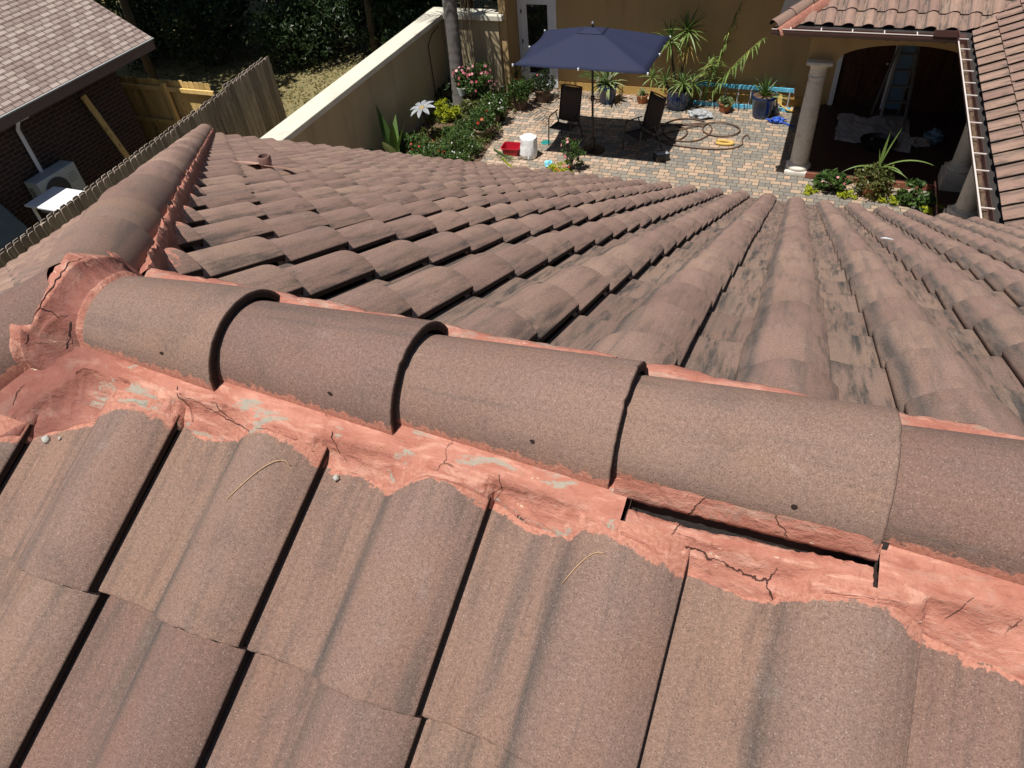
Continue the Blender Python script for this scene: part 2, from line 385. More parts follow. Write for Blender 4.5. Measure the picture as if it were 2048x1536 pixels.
mg = NM('window_glass', .03, .6); M_GLASS = mg.set(color=(.012, .014, .014), rough=.04)
L_GREEN = leaf_material('green_leaf', (.028, .062, .014), (.085, .15, .035), (.16, .22, .06))
L_DARK = leaf_material('dark_leaf', (.012, .026, .009), (.035, .062, .02), (.07, .10, .035))
L_LIME = leaf_material('lime_leaf', (.20, .26, .015), (.42, .46, .03), (.55, .52, .08))
L_YUC = leaf_material('yucca_leaf', (.05, .11, .03), (.19, .27, .07), (.50, .44, .12))
L_PALE = leaf_material('variegated_leaf', (.07, .12, .035), (.27, .33, .15), (.62, .64, .46))
L_OLIVE = leaf_material('olive_succulent', (.05, .06, .015), (.15, .17, .05), (.25, .22, .08))
L_GRASS = leaf_material('bed_ground_cover', (.045, .075, .018), (.14, .16, .045), (.34, .27, .12))
L_DRY = leaf_material('dry_frond', (.13, .085, .05), (.22, .155, .09), (.36, .27, .15))
L_STRAW = leaf_material('lawn_blades', (.09, .11, .03), (.30, .24, .09), (.48, .36, .17))
L_PINK = leaf_material('pink_petal', (.55, .10, .14), (.74, .32, .34), (.85, .72, .70), trans=.15)
L_REDF = leaf_material('red_petal', (.42, .02, .015), (.60, .06, .03), (.70, .2, .1), trans=.15)
L_WHITEF = leaf_material('white_petal', (.60, .64, .58), (.76, .78, .74), (.8, .8, .8), trans=.15)

# ------------------------------------------------------------------ roof tiles
TW = 0.3044; EXP = 0.3342; PIT_R = 0.4674; TP = math.tan(PIT_R); CP, SP = math.cos(PIT_R), math.sin(PIT_R)
TILT = 0.027; WH = 7.3042; ZG = -6.6
def roll_h(t, e=.033):
    return .008*(1-t)+e*t+.042*np.sin(np.pi*np.clip(t, 0, 1))**.85
def profile(n, foot, e=.030):
    P = [(-.07, -.002), (-.02, 0), (.0, .0005), (.02, 0), (.09, -.0018), (.17, -.0024), (.26, -.001), (.315, .0015), (.338, .0052), (.350, .0062), (.362, .0042), (.372, .0048)]
    if foot: P = P[:8]+[(.345, .002), (.372, .001), (.356, .007), (.350, .017), (.357, .0215)]
    u0, h0 = P[-1]; k = .0215-.008 if foot else -.003
    for i in range(1, n+1):
        t = i/n; P.append((u0+(.950-u0)*t, float(roll_h(t, e))+k*(1-t)))
    P += [(.9570, e-.0015), (.9600, e-.005), (.9600, e-.0145), (.956, e-.017), (.86, e-.018)]
    return np.array(P)
def tile(Ofn, u_prof, v0, v1, jit, nv=4, thick=.020, tilt=TILT, zoff=-.0244, butt_prev=None, e=EXP):
    """one tile: Ofn(u_m, s, h) -> world point. v1: its lower edge, v0: its upper (covered) end"""
    P = u_prof; n = len(P)
    ss = np.concatenate([np.linspace(v0, v1-.006, nv), [v1-.0022, v1-.0004, v1, v1-.002]])
    dh = np.concatenate([np.zeros(nv), [-.0006, -.0022, -.0050, -thick]])
    V = np.empty((len(ss), n, 3)); fr = (ss-(v1-e))/e
    for i, s in enumerate(ss):
        h = P[:, 1]+zoff+tilt*fr[i]+dh[i]+jit[2]+jit[3]*(fr[i])
        uu = P[:, 0]*TW+jit[0]+jit[1]*(s-v1)
        chip = np.array([.0016*N3(q*90+jit[0]*900, i*.6, jit[1]*900)+.0022*min(0, N3(q*31, jit[2]*999, 1.)+.15)*3 for q in uu]) if i >= nv-1 else 0.
        V[i] = Ofn(uu, np.full(n, s+jit[4])+chip, h)
    m = len(ss)
    F = [(i*n+k, i*n+k+1, (i+1)*n+k+1, (i+1)*n+k) for i in range(m-1) for k in range(n-1)]
    S = np.repeat(ss, n); U = np.tile(P[:, 0], m)
    return V.reshape(-1, 3), F, U, (S-(v1-e))/e, S, m, n
class Slope:
    def __init__(self, O, Rv, D, flip=False):
        self.O = np.array(O, float); self.R = np.array(Rv, float); self.D = np.array(D, float)
        self.N = np.cross(self.D, self.R) ; self.N *= np.sign(self.N[2])
        self.flip = (np.cross(self.R, self.D)@self.N) < 0
        self.sk = 0.0
    def fn(self, x0):
        def f(u, s, h): return self.O+np.outer(u+x0+self.sk*s, self.R)+np.outer(s, self.D)+np.outer(h, self.N)
        return f
def clip_obj(o, planes):
    bm = bmesh.new(); bm.from_mesh(o.data)
    for co, no in planes:
        bmesh.ops.bisect_plane(bm, geom=bm.verts[:]+bm.edges[:]+bm.faces[:], plane_co=Vector(co), plane_no=Vector(no), clear_outer=True, dist=1e-5)
    bm.to_mesh(o.data); bm.free(); return o
def inside(c, planes, tol):
    return all(np.dot(np.array(c)-np.array(p), np.array(n)/np.linalg.norm(n)) < tol for p, n in planes)
def vmn(v, x): return v(x) if callable(v) else v
def make_tiles(sl, x0, ks, butts, prof, planes, nv, paint=None, jitter=1., vmin=-9., zo=-.0244):
    out = []
    for j, b in enumerate(butts):
        for k in ks:
            jx = [random.gauss(0, .0022)*jitter, random.gauss(0, .004)*jitter, random.gauss(0, .0012)*jitter, random.gauss(0, .0016)*jitter, random.gauss(0, .002)*jitter]
            xx = x0+k*TW
            c = sl.O+sl.R*(xx+TW/2+sl.sk*b)+sl.D*(b-EXP/2)
            if not inside(c, planes, .36): continue
            V, F, U, TV, S, m, n = tile(sl.fn(xx), prof, min(b-.03, max(b-EXP-.035, vmn(vmin, xx))), b, jx, nv, zoff=zo)
            if sl.flip: F = [f[::-1] for f in F]
            rn = random.random(); ox, oy = random.uniform(0, 60), random.uniform(0, 60)
            tuv = np.stack([U*TW+ox, S+oy, np.zeros(len(U))], 1)
            mp = paint(xx+U*TW, S, U) if paint else np.zeros(len(U))
            edge = not inside(c, planes, -.36)
            bt = np.zeros((m, n)); bt[:, -4:] = .96; bt[-1:, :] = .85  # painted shade on the lip and the lower edge
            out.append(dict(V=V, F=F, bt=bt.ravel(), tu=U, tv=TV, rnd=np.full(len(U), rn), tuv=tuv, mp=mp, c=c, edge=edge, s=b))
    return out
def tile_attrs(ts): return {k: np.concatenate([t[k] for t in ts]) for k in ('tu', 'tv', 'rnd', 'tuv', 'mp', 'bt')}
def merge_tiles(ts, name, mat, parent, planes):
    V = np.vstack([t['V'] for t in ts]); F = []; n = 0
    for t in ts:
        F += [tuple(i+n for i in f) for f in t['F']]; n += len(t['V'])
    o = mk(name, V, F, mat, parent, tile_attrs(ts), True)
    if planes: clip_obj(o, planes)
    return auto_smooth(o, 50)

house = tag(empty('tiled_house', (0, 0, ZG)), 'house under a brown barrel tile roof with cracked salmon mortar along its ridge', 'house')
H0 = (0, 0, -ZG)
def hp(o):        # children keep world coordinates
    o.parent = house; o.location = H0; return o
APX = (-.150, 0, 0)          # where ridge and hips meet
CRN = -WH-.075                 # corner of the eaves
HSL = (WH)/(APX[0]-CRN)         # plan slope of the hips
far_planes = [((APX[0]+.075, .075, 0), (-HSL, -1, 0)), ((3.18, 7.2, 0), (1, 1, 0)), ((0, 0, 0), (0, -1, 0))]
near_planes = [((APX[0], 0, 0), (-HSL, 1, 0)), ((0, 0, 0), (0, 1, 0))]
end_planes = [((APX[0], 0, 0), (HSL, 1, 0)), ((APX[0], 0, 0), (HSL, -1, 0))]
S_far = Slope((0, 0, 0), (1, 0, 0), (0, CP, -SP))
S_near = Slope((0, 0, 0), (1, 0, 0), (0, -CP, -SP)); S_near.sk = -.0149
S_end = Slope((APX[0], 0, 0), (0, 1, 0), (-CP, 0, -SP))
# edge of the mortar on the near slope: (x, distance down the slope)
MB_X = [-.9, -.30, -.102, -.014, .024, .051, .111, .141, .195, .246, .293, .339, .370, .421, .486, .540, .581, .642, .665, .693, .725, .767, .820, .840, .886, .934, .963, .973, .998, 1.043, 1.089, 1.142, 1.209, 1.257, 1.276, 1.308, 1.357, 1.388, 1.412, 1.445, 1.503, 1.551, 3.5]
MB_S = [.95, .44, .300, .251, .238, .214, .198, .189, .192, .206, .206, .199, .186, .173, .182, .202, .200, .208, .211, .197, .180, .179, .185, .189, .206, .206, .201, .188, .182, .190, .203, .212, .220, .212, .202, .196, .185, .184, .192, .206, .217, .226, .22]
def near_paint(x, s, u):
    d = s-np.interp(x, MB_X, MB_S)
    lip = np.clip((u-.72)/.25, 0, 1)*.5
    return np.clip(1-np.maximum(d, 0)/(.024+.06*lip+.014*np.sin(x*23.)*np.sin(x*9.+1)), 0, 1)
def far_paint(x, s, u):
    hipx = APX[0]-s*CP          # x of the hip at this distance down
    d = np.maximum(x-hipx-.20, 0)
    return np.clip(1-d/.10, 0, 1)*.85
P_NEAR = profile(26, False, .023); P_FAR = profile(13, True); P_LOW = profile(9, True)
near_t = make_tiles(S_near, -.077, range(-5, 12), [.5066+EXP*i for i in range(0, 4)], P_NEAR, near_planes, 26, near_paint, .8, lambda x: max(.170, float(np.interp(x+.285, MB_X, MB_S))-.022 if x < -.2 else .170))
far_b = [.7420+EXP*i for i in range(-1, 23)]
far_t = make_tiles(S_far, 1.0240, range(-29, 15), far_b, P_FAR, far_planes, 5, far_paint, 1., .118, -.066)
end_t = make_tiles(S_end, .1, range(-22, 26), far_b[:22], P_LOW, end_planes, 3, None, 1., -9., -.066)
def in_view(c, mg=1.12):
    d = np.array(c)-CAM_LOC; z = d@cf
    if z < .1: return False
    return abs(d@cr)/z < 1024/1437*mg and abs(d@cu)/z < 768/1437*mg
cand = [(float(np.sum((t['c']-CAM_LOC)**2)), i, t) for i, t in enumerate(near_t+far_t) if in_view(t['c']) and (t['s'] > .3)]
cand.sort(key=lambda q: (q[0], q[1])); big = cand[:100]; big_ids = {id(t) for _, _, t in big}
near_ids = {id(t) for t in near_t}
for _, _, t in big:
    isn = id(t) in near_ids
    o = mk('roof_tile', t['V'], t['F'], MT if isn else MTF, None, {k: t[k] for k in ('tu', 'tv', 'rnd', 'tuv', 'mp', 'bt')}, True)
    if t['edge']: clip_obj(o, near_planes if isn else far_planes)
    auto_smooth(o, 50); hp(o)
restn = [t for t in near_t if id(t) not in big_ids]; restf = [t for t in far_t if id(t) not in big_ids]
ro = [merge_tiles(restf, 'roof_slope', MTF, None, far_planes), merge_tiles(restn, 'roof_slope', MT, None, near_planes), merge_tiles(end_t, 'roof_slope', MTF, None, end_planes)]
with bpy.context.temp_override(active_object=ro[0], selected_editable_objects=ro, selected_objects=ro, object=ro[0]): bpy.ops.object.join()
hp(tag(ro[0], None, None, None, 'stuff'))
# deck, eave board, walls under the roof
hd = -.125/CP
mb = MB()
mb.poly([(APX[0], 0, hd), (-WH+.1, WH-.05, -WH*TP+hd), (3.1, WH-.05, -WH*TP+hd), (7.4, 3.2, -3.2*TP+hd), (7.4, 0, hd)])
mb.poly([(APX[0], 0, hd), (7.4, 0, hd), (7.4, -WH, -WH*TP+hd), (-WH+.1, -WH, -WH*TP+hd)])
mb.poly([(APX[0], 0, hd), (-WH+.1, -WH, -WH*TP+hd), (-WH+.1, WH-.05, -WH*TP+hd)])
hp(mb.build('roof_deck', M_FELT))
mb = MB(); mb.box((-6.6, -6.6, ZG), (7, 6.65, -4.0)); hp(mb.build('wall', M_STUC))
mb = MB(); mb.box((-WH+.08, -WH, -4.02), (3.1, WH-.08, -3.86)); hp(mb.build('fascia', M_GUT))

# ------------------------------------------------------------------ ridge and hip caps
def cap_mesh(O, A, U, S, L, hw0, hw1, hh0, hh1, th=.015, na=26, nl=10, seed=0, cut=None):
    """barrel cap from head (O) along A; U up, S side; hw/hh half width and height at head/butt"""
    O, A, U, S = [np.array(q, float) for q in (O, A, U, S)]
    ls = np.concatenate([np.linspace(0, L-.004, nl), [L-.001, L]]); V = []; at = {'tu': [], 'tv': [], 'tuv': [], 'mp': [], 'bt': []}
    ang = np.linspace(-.10, math.pi+.10, na); ox, oy = random.uniform(0, 60), random.uniform(0, 60)
    wob = [random.gauss(0, .0012) for _ in range(4)]
    chips = [.0010*N3(q*14, wob[0]*3000, 1.)+.0016*min(0, N3(q*9, wob[1]*3000, 4.)+.25)*3 for q in ang]
    rows = [(l, 0.0) for l in ls]+[(L-.0005, th*.5), (L, th), (L-.03, th), (0, th)]
    for i, (l, ins) in enumerate(rows):
        t = l/L; a = hw0+(hw1-hw0)*t-ins; b = hh0+(hh1-hh0)*t-ins
        if l > L-.0005 and ins == 0: a -= .002; b -= .002
        for g in ang:
            y = -math.cos(g)*a; z = math.sin(g)*b+(wob[0]*math.sin(3*t+g)+wob[1]*math.cos(5*t))*1.0
            ll = l
            if cut is not None and i < 3: ll = l+cut*(math.sin(max(0, min(math.pi, g))))*(1-i/3.)
            if l > L-.006: ll = ll+chips[int(round((g+.10)/(math.pi+.20)*(na-1)))]
            V.append(O+A*ll+S*y+U*z)
            at['bt'].append(.92 if ins > 0 else (.45 if l >= L-.002 else 0.)); at['tu'].append(.70); at['tv'].append(.6); at['tuv'].append((g*.115+ox, l+oy, 0))  # bt paints the shade of the butt ring and hollow
            low = (g if g < math.pi/2 else math.pi-g)*.115-.002
            at['mp'].append(max(0, min(1, 1-low/(.050 if g < 1.5 else .028)))*(1. if l < L-.004 or ins == 0 else 0.))
    n = na; F = [(i*n+k, (i+1)*n+k, (i+1)*n+k+1, i*n+k+1) for i in range(len(rows)-1) for k in range(n-1)]
    if np.dot(np.cross(A, S), U) > 0: F = [f[::-1] for f in F]
    at['rnd'] = np.full(len(V), random.uniform(-.25, 1.1))
    return np.array(V), F, at
CAPE = .3613; CX0 = .2742; ZC = -.0455; HW = .1203; HH = .111
caps = []
for k in range(0, 16):
    x1 = CX0+k*CAPE; x0 = x1-.41 if k else x1-.345
    V, F, at = cap_mesh((x0, 0, ZC-.002), (1, 0, 0), (0, 0, 1), (0, 1, 0), x1-x0, HW-.026, HW+random.gauss(0, .001), HH-.026, HH+random.gauss(0, .001), na=40, nl=22, cut=.020 if k == 0 else None)
    if k in (4,):                               # this one lies flush with its neighbour
        V[:, 2] += .003
    o = hp(auto_smooth(mk('ridge_cap', V, F, MT, None, at, True), 50)); caps.append(o)
    # nail hole low on the near side
    if k < 6:
        xh = x1-.112-.006*(k % 3); g = .46 if k < 3 else .42; tt_ = (xh-x0)/(x1-x0); a = HW-.026*(1-tt_); b = HH-.026*(1-tt_)
        c = np.array((xh, -math.cos(g)*a, ZC+math.sin(g)*b)); nn = np.array((0, -math.cos(g)/a, math.sin(g)/b)); nn /= np.linalg.norm(nn); s2 = np.cross(nn, (1, 0, 0))
        pts = [c+nn*.0012+(np.array((1, 0, 0))*math.cos(q)*.0040+s2*math.sin(q)*.0028)*random.uniform(.75, 1.2) for q in np.linspace(0, 2*math.pi, 11)[:-1]]
        m2 = MB(); m2.prism(pts, nn*.0012); h = m2.build('nail_hole', M_CRACK); h.parent = o
HUP = .000
def hup(l): return .004-.034*math.exp(-max(0, l)/.6)
def hip(sgn, l0, l1, seed):
    d = np.array((-1/HSL, sgn, -TP)); d /= np.linalg.norm(d); S = np.array((sgn, 1/HSL, 0)); S /= np.linalg.norm(S); U = np.cross(S, d); U *= np.sign(U[2])
    n = int((l1-l0)/CAPE)
    for k in range(n):
        b = l0+(k+1)*CAPE; a = b-.41
        O = np.array(APX)+d*a+U*hup(b-.2)
        V, F, at = cap_mesh(O, d, U, S, .41, HW-.030, HW+.006+random.gauss(0, .002), HH-.030, HH+.004+random.gauss(0, .002), na=30, nl=8)
        hp(auto_smooth(mk('hip_cap', V, F, MT if k < 4 else MTF, None, at, True), 50))
    return d, S, U
dF, SF, UF = hip(1, .055, 11.0, 1)
dN, SN, UN = hip(-1, .055, 3.0, 2)

# ------------------------------------------------------------------ mortar
def grid_mesh(name, P, mat, attrs, flip=False):
    a, b = P.shape[:2]
    F = [(i*b+k, i*b+k+1, (i+1)*b+k+1, (i+1)*b+k) for i in range(a-1) for k in range(b-1)]
    if flip: F = [f[::-1] for f in F]
    return mk(name, P.reshape(-1, 3), F, mat, None, {k: np.asarray(v).reshape(-1) for k, v in attrs.items()}, True)
pu, ph = P_NEAR[:-5, 0], P_NEAR[:-5, 1]
def near_surf(x, s, dh=0.0):
    u = ((x-S_near.sk*s+.077)/TW) % 1.0
    fr = (s-.5066)/EXP+1
    h = float(np.interp(u, pu, ph))+(-.0244+TILT*fr)+dh
    if u > .955: h = -.0244+TILT*fr+dh
    return np.array((x, -s*CP-SP*h, -s*SP+CP*h))
def near_band(x0, x1, dx, gap):
    xs = np.arange(x0, x1, dx); rows = []; dk = []; ce = []
    for x in xs:
        sb = float(np.interp(x, MB_X, MB_S))
        B = near_surf(x, sb+.004*N3(x*40, 3.1), .001); B2 = near_surf(x, sb+.012, -.012)
        j = .0045*N3(x*14, .7)+.003*N3(x*55, 9.)+.0016*N3(x*150, 3.); j2 = .006*N3(x*9, 5.5)+.0022*N3(x*120, 6.)
        if gap:    # broken away from the cap: ledge stands off, dark slot behind it
            q = (x-x0)/(x1-x0); sag = .012*math.sin(math.pi*min(1, q*1.05))**.6
            A0 = np.array((x, -.116, -.110)); A1 = np.array((x, -.1310-.009*(1-q)**1.5+j*.8, -.0555-sag*.35+j*.8)); A2 = np.array((x, -.151+j*.7, -.0555-sag*.3+j*.8)); A3 = np.array((x, -.156+j2*.6, -.0640-sag*.3+j*.8))
        else:
            A0 = np.array((x, -.085, -.040)); A1 = np.array((x, -.1205, -.0475+j*.5)); A2 = np.array((x, -.139+j, -.050+j2*.7)); A3 = np.array((x, -.145+j2, -.0575+j))
        if x < -.02:
            k = min(1, (-.02-x)/.25); ad = np.array((0, -k*.24, -k*.13))
            A1 = A1+ad*.85; A2 = A2+ad*.92; A3 = A3+ad*.96
        if B[2] > A3[2]-.004: A3 = A3*.5+B*.5+np.array((0, 0, .003)); 
        pts = [A0, A1, A1*.5+A2*.5+np.array((0, 0, .0012)), A2, A3]
        for t in (.14, .28, .42, .56, .70, .84, .94):
            P = A3*(1-t)+B*t; bul = math.sin(math.pi*t); nrm = np.array((0, -.75, .66))
            amp = (-.0050 if B[2] < -.078 else .0050)*bul*(1-.4*t)+.0068*N3(x*11, t*2.2, 1.3)*bul+.0036*N3(x*34, t*6, 4.)*bul+.0014*N3(x*110, t*15, 7.)*bul
            pts.append(P+nrm*amp)
        pts += [B, B2]; rows.append(pts)
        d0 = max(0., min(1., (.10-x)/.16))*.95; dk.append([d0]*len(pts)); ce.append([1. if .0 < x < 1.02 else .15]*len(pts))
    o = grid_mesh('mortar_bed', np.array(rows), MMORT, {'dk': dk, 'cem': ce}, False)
    return hp(auto_smooth(o, 65))
near_band(-.62, 1.028, .0035, False)
near_band(1.0305, 1.3605, .0035, True)
near_band(1.3625, 3.4, .006, False)
rows = []
for x in np.arange(1.004, 1.362, .004):      # torn strip of pointing left on the fourth cap
    j = .006*N3(x*26, 6.)+.005*N3(x*90, 2.); en = min(1, (x-1.0)/.03, (1.366-x)/.03); wv = (.004+.020*N3(x*8, 1.)+.012*N3(x*40, 3.))*en-.03*(1-en)
    rows.append([(x, -.1155+.0-.000, -.0455+.030+wv*.3), (x, -.1197, -.0455+.016+wv*.5+j), (x, -.1240, -.046+j*.3), (x, -.1232, -.053+j*.6), (x, -.116, -.056+j*.6)])
hp(auto_smooth(grid_mesh('mortar_bed', np.array(rows), MMORT, {'dk': [[.1]*5]*len(rows), 'cem': [[.3]*5]*len(rows)}, False), 65))
mb = MB(); mb.add([(1.02, -.105, -.03), (1.37, -.105, -.03), (1.37, -.118, -.12), (1.02, -.118, -.12)], [(0, 1, 2, 3)]); hp(mb.build('slot_shade_sheet', M_FELT))  # dark sheet added to paint the shade inside the slot
# far side of the ridge
rows = []; dk = []; ce = []
for x in np.arange(-.06, 5.8, .012):
    j = .005*N3(x*12, 2.2)+.003*N3(x*45, 8.)
    rows.append([(x, .075, -.02), (x, .106, -.004+j*.5), (x, .119+j*.6, -.006+j), (x, .131+j, -.016+j), (x, .142+j, -.06), (x, .150, -.16)]); dk.append([.15]*6); ce.append([.5]*6)
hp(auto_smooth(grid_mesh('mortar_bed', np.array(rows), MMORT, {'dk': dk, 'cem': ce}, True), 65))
# along the hips
def hip_mortar(d, S, U, l0, l1, side, name='mortar_bed'):
    rows = []; dk = []; ce = []
    n_side = S*side
    for l in np.arange(l0, l1, .014):
        j = .012*N3(l*10, 4.4, side)+.014*N3(l*43, 1.2, side); j2 = .006*N3(l*23, 7.7, side)+.030*max(0, N3(l*31, 3.3, side))+.008*N3(l*90, 1.3); tooth = .006*N3(l*9, 0)
        c = np.array(APX)+d*l
        def q(s, u): return c+n_side*s+U*u
        zb = hup(l)
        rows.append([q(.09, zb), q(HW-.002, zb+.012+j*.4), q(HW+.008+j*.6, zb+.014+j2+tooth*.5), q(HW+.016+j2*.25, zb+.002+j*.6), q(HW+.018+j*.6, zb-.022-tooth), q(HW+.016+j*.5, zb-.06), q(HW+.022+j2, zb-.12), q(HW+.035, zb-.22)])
        dk.append([.1, .1, .05, .2, .85, .95, .95, .95]); ce.append([.25]*8)  # shade painted into the wall below the bead
    fl = side > 0
    P = np.array(rows)
    nz = np.cross(P[1, 2]-P[0, 2], P[0, 3]-P[0, 2])
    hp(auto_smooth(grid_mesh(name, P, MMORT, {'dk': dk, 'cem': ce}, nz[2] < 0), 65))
hip_mortar(dF, SF, UF, .10, 10.95, 1)
hip_mortar(dF, SF, UF, .14, 4.0, -1)
# saddle of mortar over the joint of ridge and hips
def tube_h(x, y, sgn):
    ex, ey = -1/HSL, float(sgn); n_ = math.hypot(ex, ey); ex /= n_; ey /= n_
    lp = (x-APX[0])*ex+y*ey; s_ = -(x-APX[0])*ey+y*ex
    tph = TP/n_
    if lp < -.10: return -.5
    tpr = -.030+.036*max(0, min(1, (lp*1.06-.006)/.41)); q = 1-(s_/(HW+tpr))**2
    if q <= 0: return -.10-.4*(abs(s_)-HW)
    pen = 0 if lp > -.02 else (-.02-lp)*.9
    return -lp*tph+(hup(.216)+(HH+tpr)*math.sqrt(q))*1.055-pen
def cap0_h(x, y):
    tp = .026*(1-max(0, min(1, (x+.071)/.345))); q = 1-(y/(HW-tp))**2
    return ZC+(HH-tp)*math.sqrt(q) if q > 0 else ZC-.03-.5*(abs(y)-HW)
def union_h(x, y):
    h = [tube_h(x, y, 1), tube_h(x, y, -1)]; m_ = max(h); return m_+math.log(sum(math.exp((v-m_)*90) for v in h))/90
def x_right(y): q = max(0., 1-(y/.125)**2); return -.052-.030*(1-math.sqrt(q))+.006*N3(y*30, 4.)
def c_wid(y): q = max(0., 1-(y/.125)**2); return .056+.026*(1-math.sqrt(q))
Y_ = np.linspace(-.165, .140, 150); X_ = np.linspace(.004, -.335, 150); rows = []; dk = []; ce = []
for y in Y_:
    xr_ = x_right(y); w_ = c_wid(y); h0 = cap0_h(xr_+.01, y); h1 = union_h(xr_-w_, y); r = []; dd = []
    fr = max(.006, .016+.016*N3(y*14, 8.)+.012*N3(y*50, 2.)+.050*math.exp(-((y-.035)/.045)**2))
    for x in X_:
        u = (xr_-x)/w_; nz = .0016*N3(x*60, y*60, 2.)+.0010*N3(x*50+y*40, y*190-x*90, 5.)
        if u < 0: z = h0+.004+u*w_*.9-.0
        elif u <= 1: z = h0*(1-u)+h1*u-.008*math.sin(math.pi*u)+.0045+nz; z = max(z, union_h(x, y)-.010 if u > .5 else -1)
        else:
            t = (x-(xr_-w_)); t = -t/fr; z = max(tube_h(x, y, 1), tube_h(x, y, -1))*min(1, t*1.2)+union_h(x, y)*(1-min(1, t*1.2))+.0042*(1 if t < .8 else max(-4., 1-(t-.8)*9))+nz*.5
        r.append((x, y, z)); dd.append(.95 if .05 < u < .97 else .05)  # collar darkened to paint in its shade
    rows.append(r); dk.append(dd); ce.append([.10]*len(X_))
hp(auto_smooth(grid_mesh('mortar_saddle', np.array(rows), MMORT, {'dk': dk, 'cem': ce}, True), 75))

# cracks: thin dark splits that follow the mortar face
from mathutils.bvhtree import BVHTree
dg = bpy.context.evaluated_depsgraph_get(); dg.update()
def crack(paths, wid, names=('mortar_bed', 'mortar_saddle')):
    mb = MB()
    trees = [(BVHTree.FromObject(o, dg), o) for o in house.children if o.name.split('.')[0] in names]
    for path in paths:
        P = [np.array(p, float) for p in path]; pts = []
        for a, b in zip(P[:-1], P[1:]):
            n = max(2, int(np.linalg.norm(b-a)/.006))
            for i in range(n): pts.append(a+(b-a)*i/n)
        pts.append(P[-1]); V = []
        for i, p in enumerate(pts):
            q = p+np.array((N3(p[0]*90, p[1]*90, p[2]*90), 0, N3(p[0]*80+9, p[1]*80, p[2]*80)))*.005
            best = None
            for t, o in trees:
                h = t.find_nearest(Vector(q)-Vector(H0)*0+Vector((0, 0, 0)))
                if h[0] is not None and (best is None or h[3] < best[3]): best = h
            c = np.array(best[0]); nn = np.array(best[1]); tgt = (pts[min(i+1, len(pts)-1)]-pts[max(i-1, 0)]); s = np.cross(nn, tgt); s /= np.linalg.norm(s)+1e-9
            w = wid*(.45+.9*abs(N3(i*.37, p[0]*20, 3)))*(math.sin(math.pi*(i+.6)/(len(pts)+.2))**.4)
            V += [c+nn*.0012+s*w, c+nn*.0012-s*w]
        m = len(pts); mb.add(V, [(2*i, 2*i+1, 2*i+3, 2*i+2) for i in range(m-1)])
    return hp(mb.build('crack', M_CRACK))
crack([[(.20, -.13, -.05), (.21, -.15, -.06), (.235, -.17, -.08)]], .0018)
crack([[(.21, -.14, -.05), (.26, -.15, -.06), (.30, -.155, -.07), (.36, -.16, -.075), (.44, -.165, -.07), (.53, -.17, -.08)]], .0011)
crack([[(.285, -.135, -.05), (.30, -.15, -.06), (.33, -.16, -.07)]], .0013)
crack([[(.53, -.14, -.05), (.54, -.16, -.07), (.555, -.175, -.09)]], .0010)
crack([[(.83, -.14, -.05), (.835, -.16, -.07), (.83, -.18, -.08)]], .0012)
crack([[(1.029, -.13, -.05), (1.029, -.16, -.07), (1.03, -.19, -.06)]], .0014)
crack([[(1.3615, -.12, -.05), (1.3615, -.15, -.06), (1.362, -.18, -.08), (1.362, -.20, -.09)]], .0034)
crack([[(1.47, -.14, -.05), (1.45, -.17, -.08)]], .0010)
crack([[(-.112, .05, .09), (-.109, .0, .10), (-.116, -.06, .075), (-.135, -.10, .03), (-.158, -.125, -.02), (-.175, -.135, -.06)]], .0019)
crack([[(-.130, -.095, .04), (-.100, -.10, .035), (-.078, -.095, .03)]], .0016)
crack([[(-.070, -.100, .02), (-.078, -.112, -.01), (-.085, -.12, -.04)]], .0022)
crack([[(-.15, -.19, -.08), (-.16, -.20, -.10), (-.15, -.22, -.125)]], .0014)

# vent pipe through the far slope
vp = np.array((-2.30, 2.93, -1.495)); mb = MB()
mb.lathe([(.036, -.12), (.037, .055), (.040, .062), (.044, .066), (.046, .112), (.043, .119), (.036, .119), (.033, .07)], vp, 24, False)
pipe = hp(auto_smooth(mb.build('vent_pipe', simple('painted_pipe', (.22, .125, .105), .7, .25, 30., .003, 60)), 35))
mb = MB()
for (x, y, w, l) in ((-.13, .02, .20, .16), (.22, -.05, .34, .05)):
    P = [vp+np.array((x-w/2, y-l/2, -(y-l/2)*TP+.055)), vp+np.array((x+w/2, y-l/2, -(y-l/2)*TP+.055)), vp+np.array((x+w/2, y+l/2, -(y+l/2)*TP+.05)), vp+np.array((x-w/2, y+l/2, -(y+l/2)*TP+.05))]
    mb.prism(P, (0, 0, -.006))
fl = mb.build('flashing', simple('pink_flashing', (.60, .36, .28), .6, .15, 12.)); fl.parent = pipe

# loose bits lying on the roof
def strand(name, pts, r, label, cat):
    P = np.array(pts); mb = MB(); mb.tube(P, r, 6); return tag(mb.build(name, M_NEEDLE, None, True), label, cat)
def on_near(x, s, up=.0015):
    return near_surf(x, s)+np.array((0, -SP, CP))*up
strand('pine_needle', [on_near(.405+.10*t-.02*t*t, .30-.085*math.sin(t*1.9), .002+.004*t) for t in np.linspace(0, 1, 9)], .0007, 'long tan pine needle curved across the tile below the second mortar scallop', 'pine needle')
strand('pine_needle', [on_near(.965+.05*t, .275-.055*math.sin(t*1.7), .002) for t in np.linspace(0, 1, 8)], .0007, 'short pale pine needle lying against the mortar under the third ridge cap', 'pine needle')
mb = MB(); o_ = np.array((1.69, 3.06, -1.50))
mb.prism([o_+np.array(p) for p in ((-.03, 0, 0), (-.006, .012, .0), (.03, .008, -.003), (.034, -.006, .003), (.0, -.012, .008))], (0, 0, .004))
tag(mb.build('paper_scrap', M_WHITE), 'tiny white scrap lying in a pan of the far slope', 'scrap')
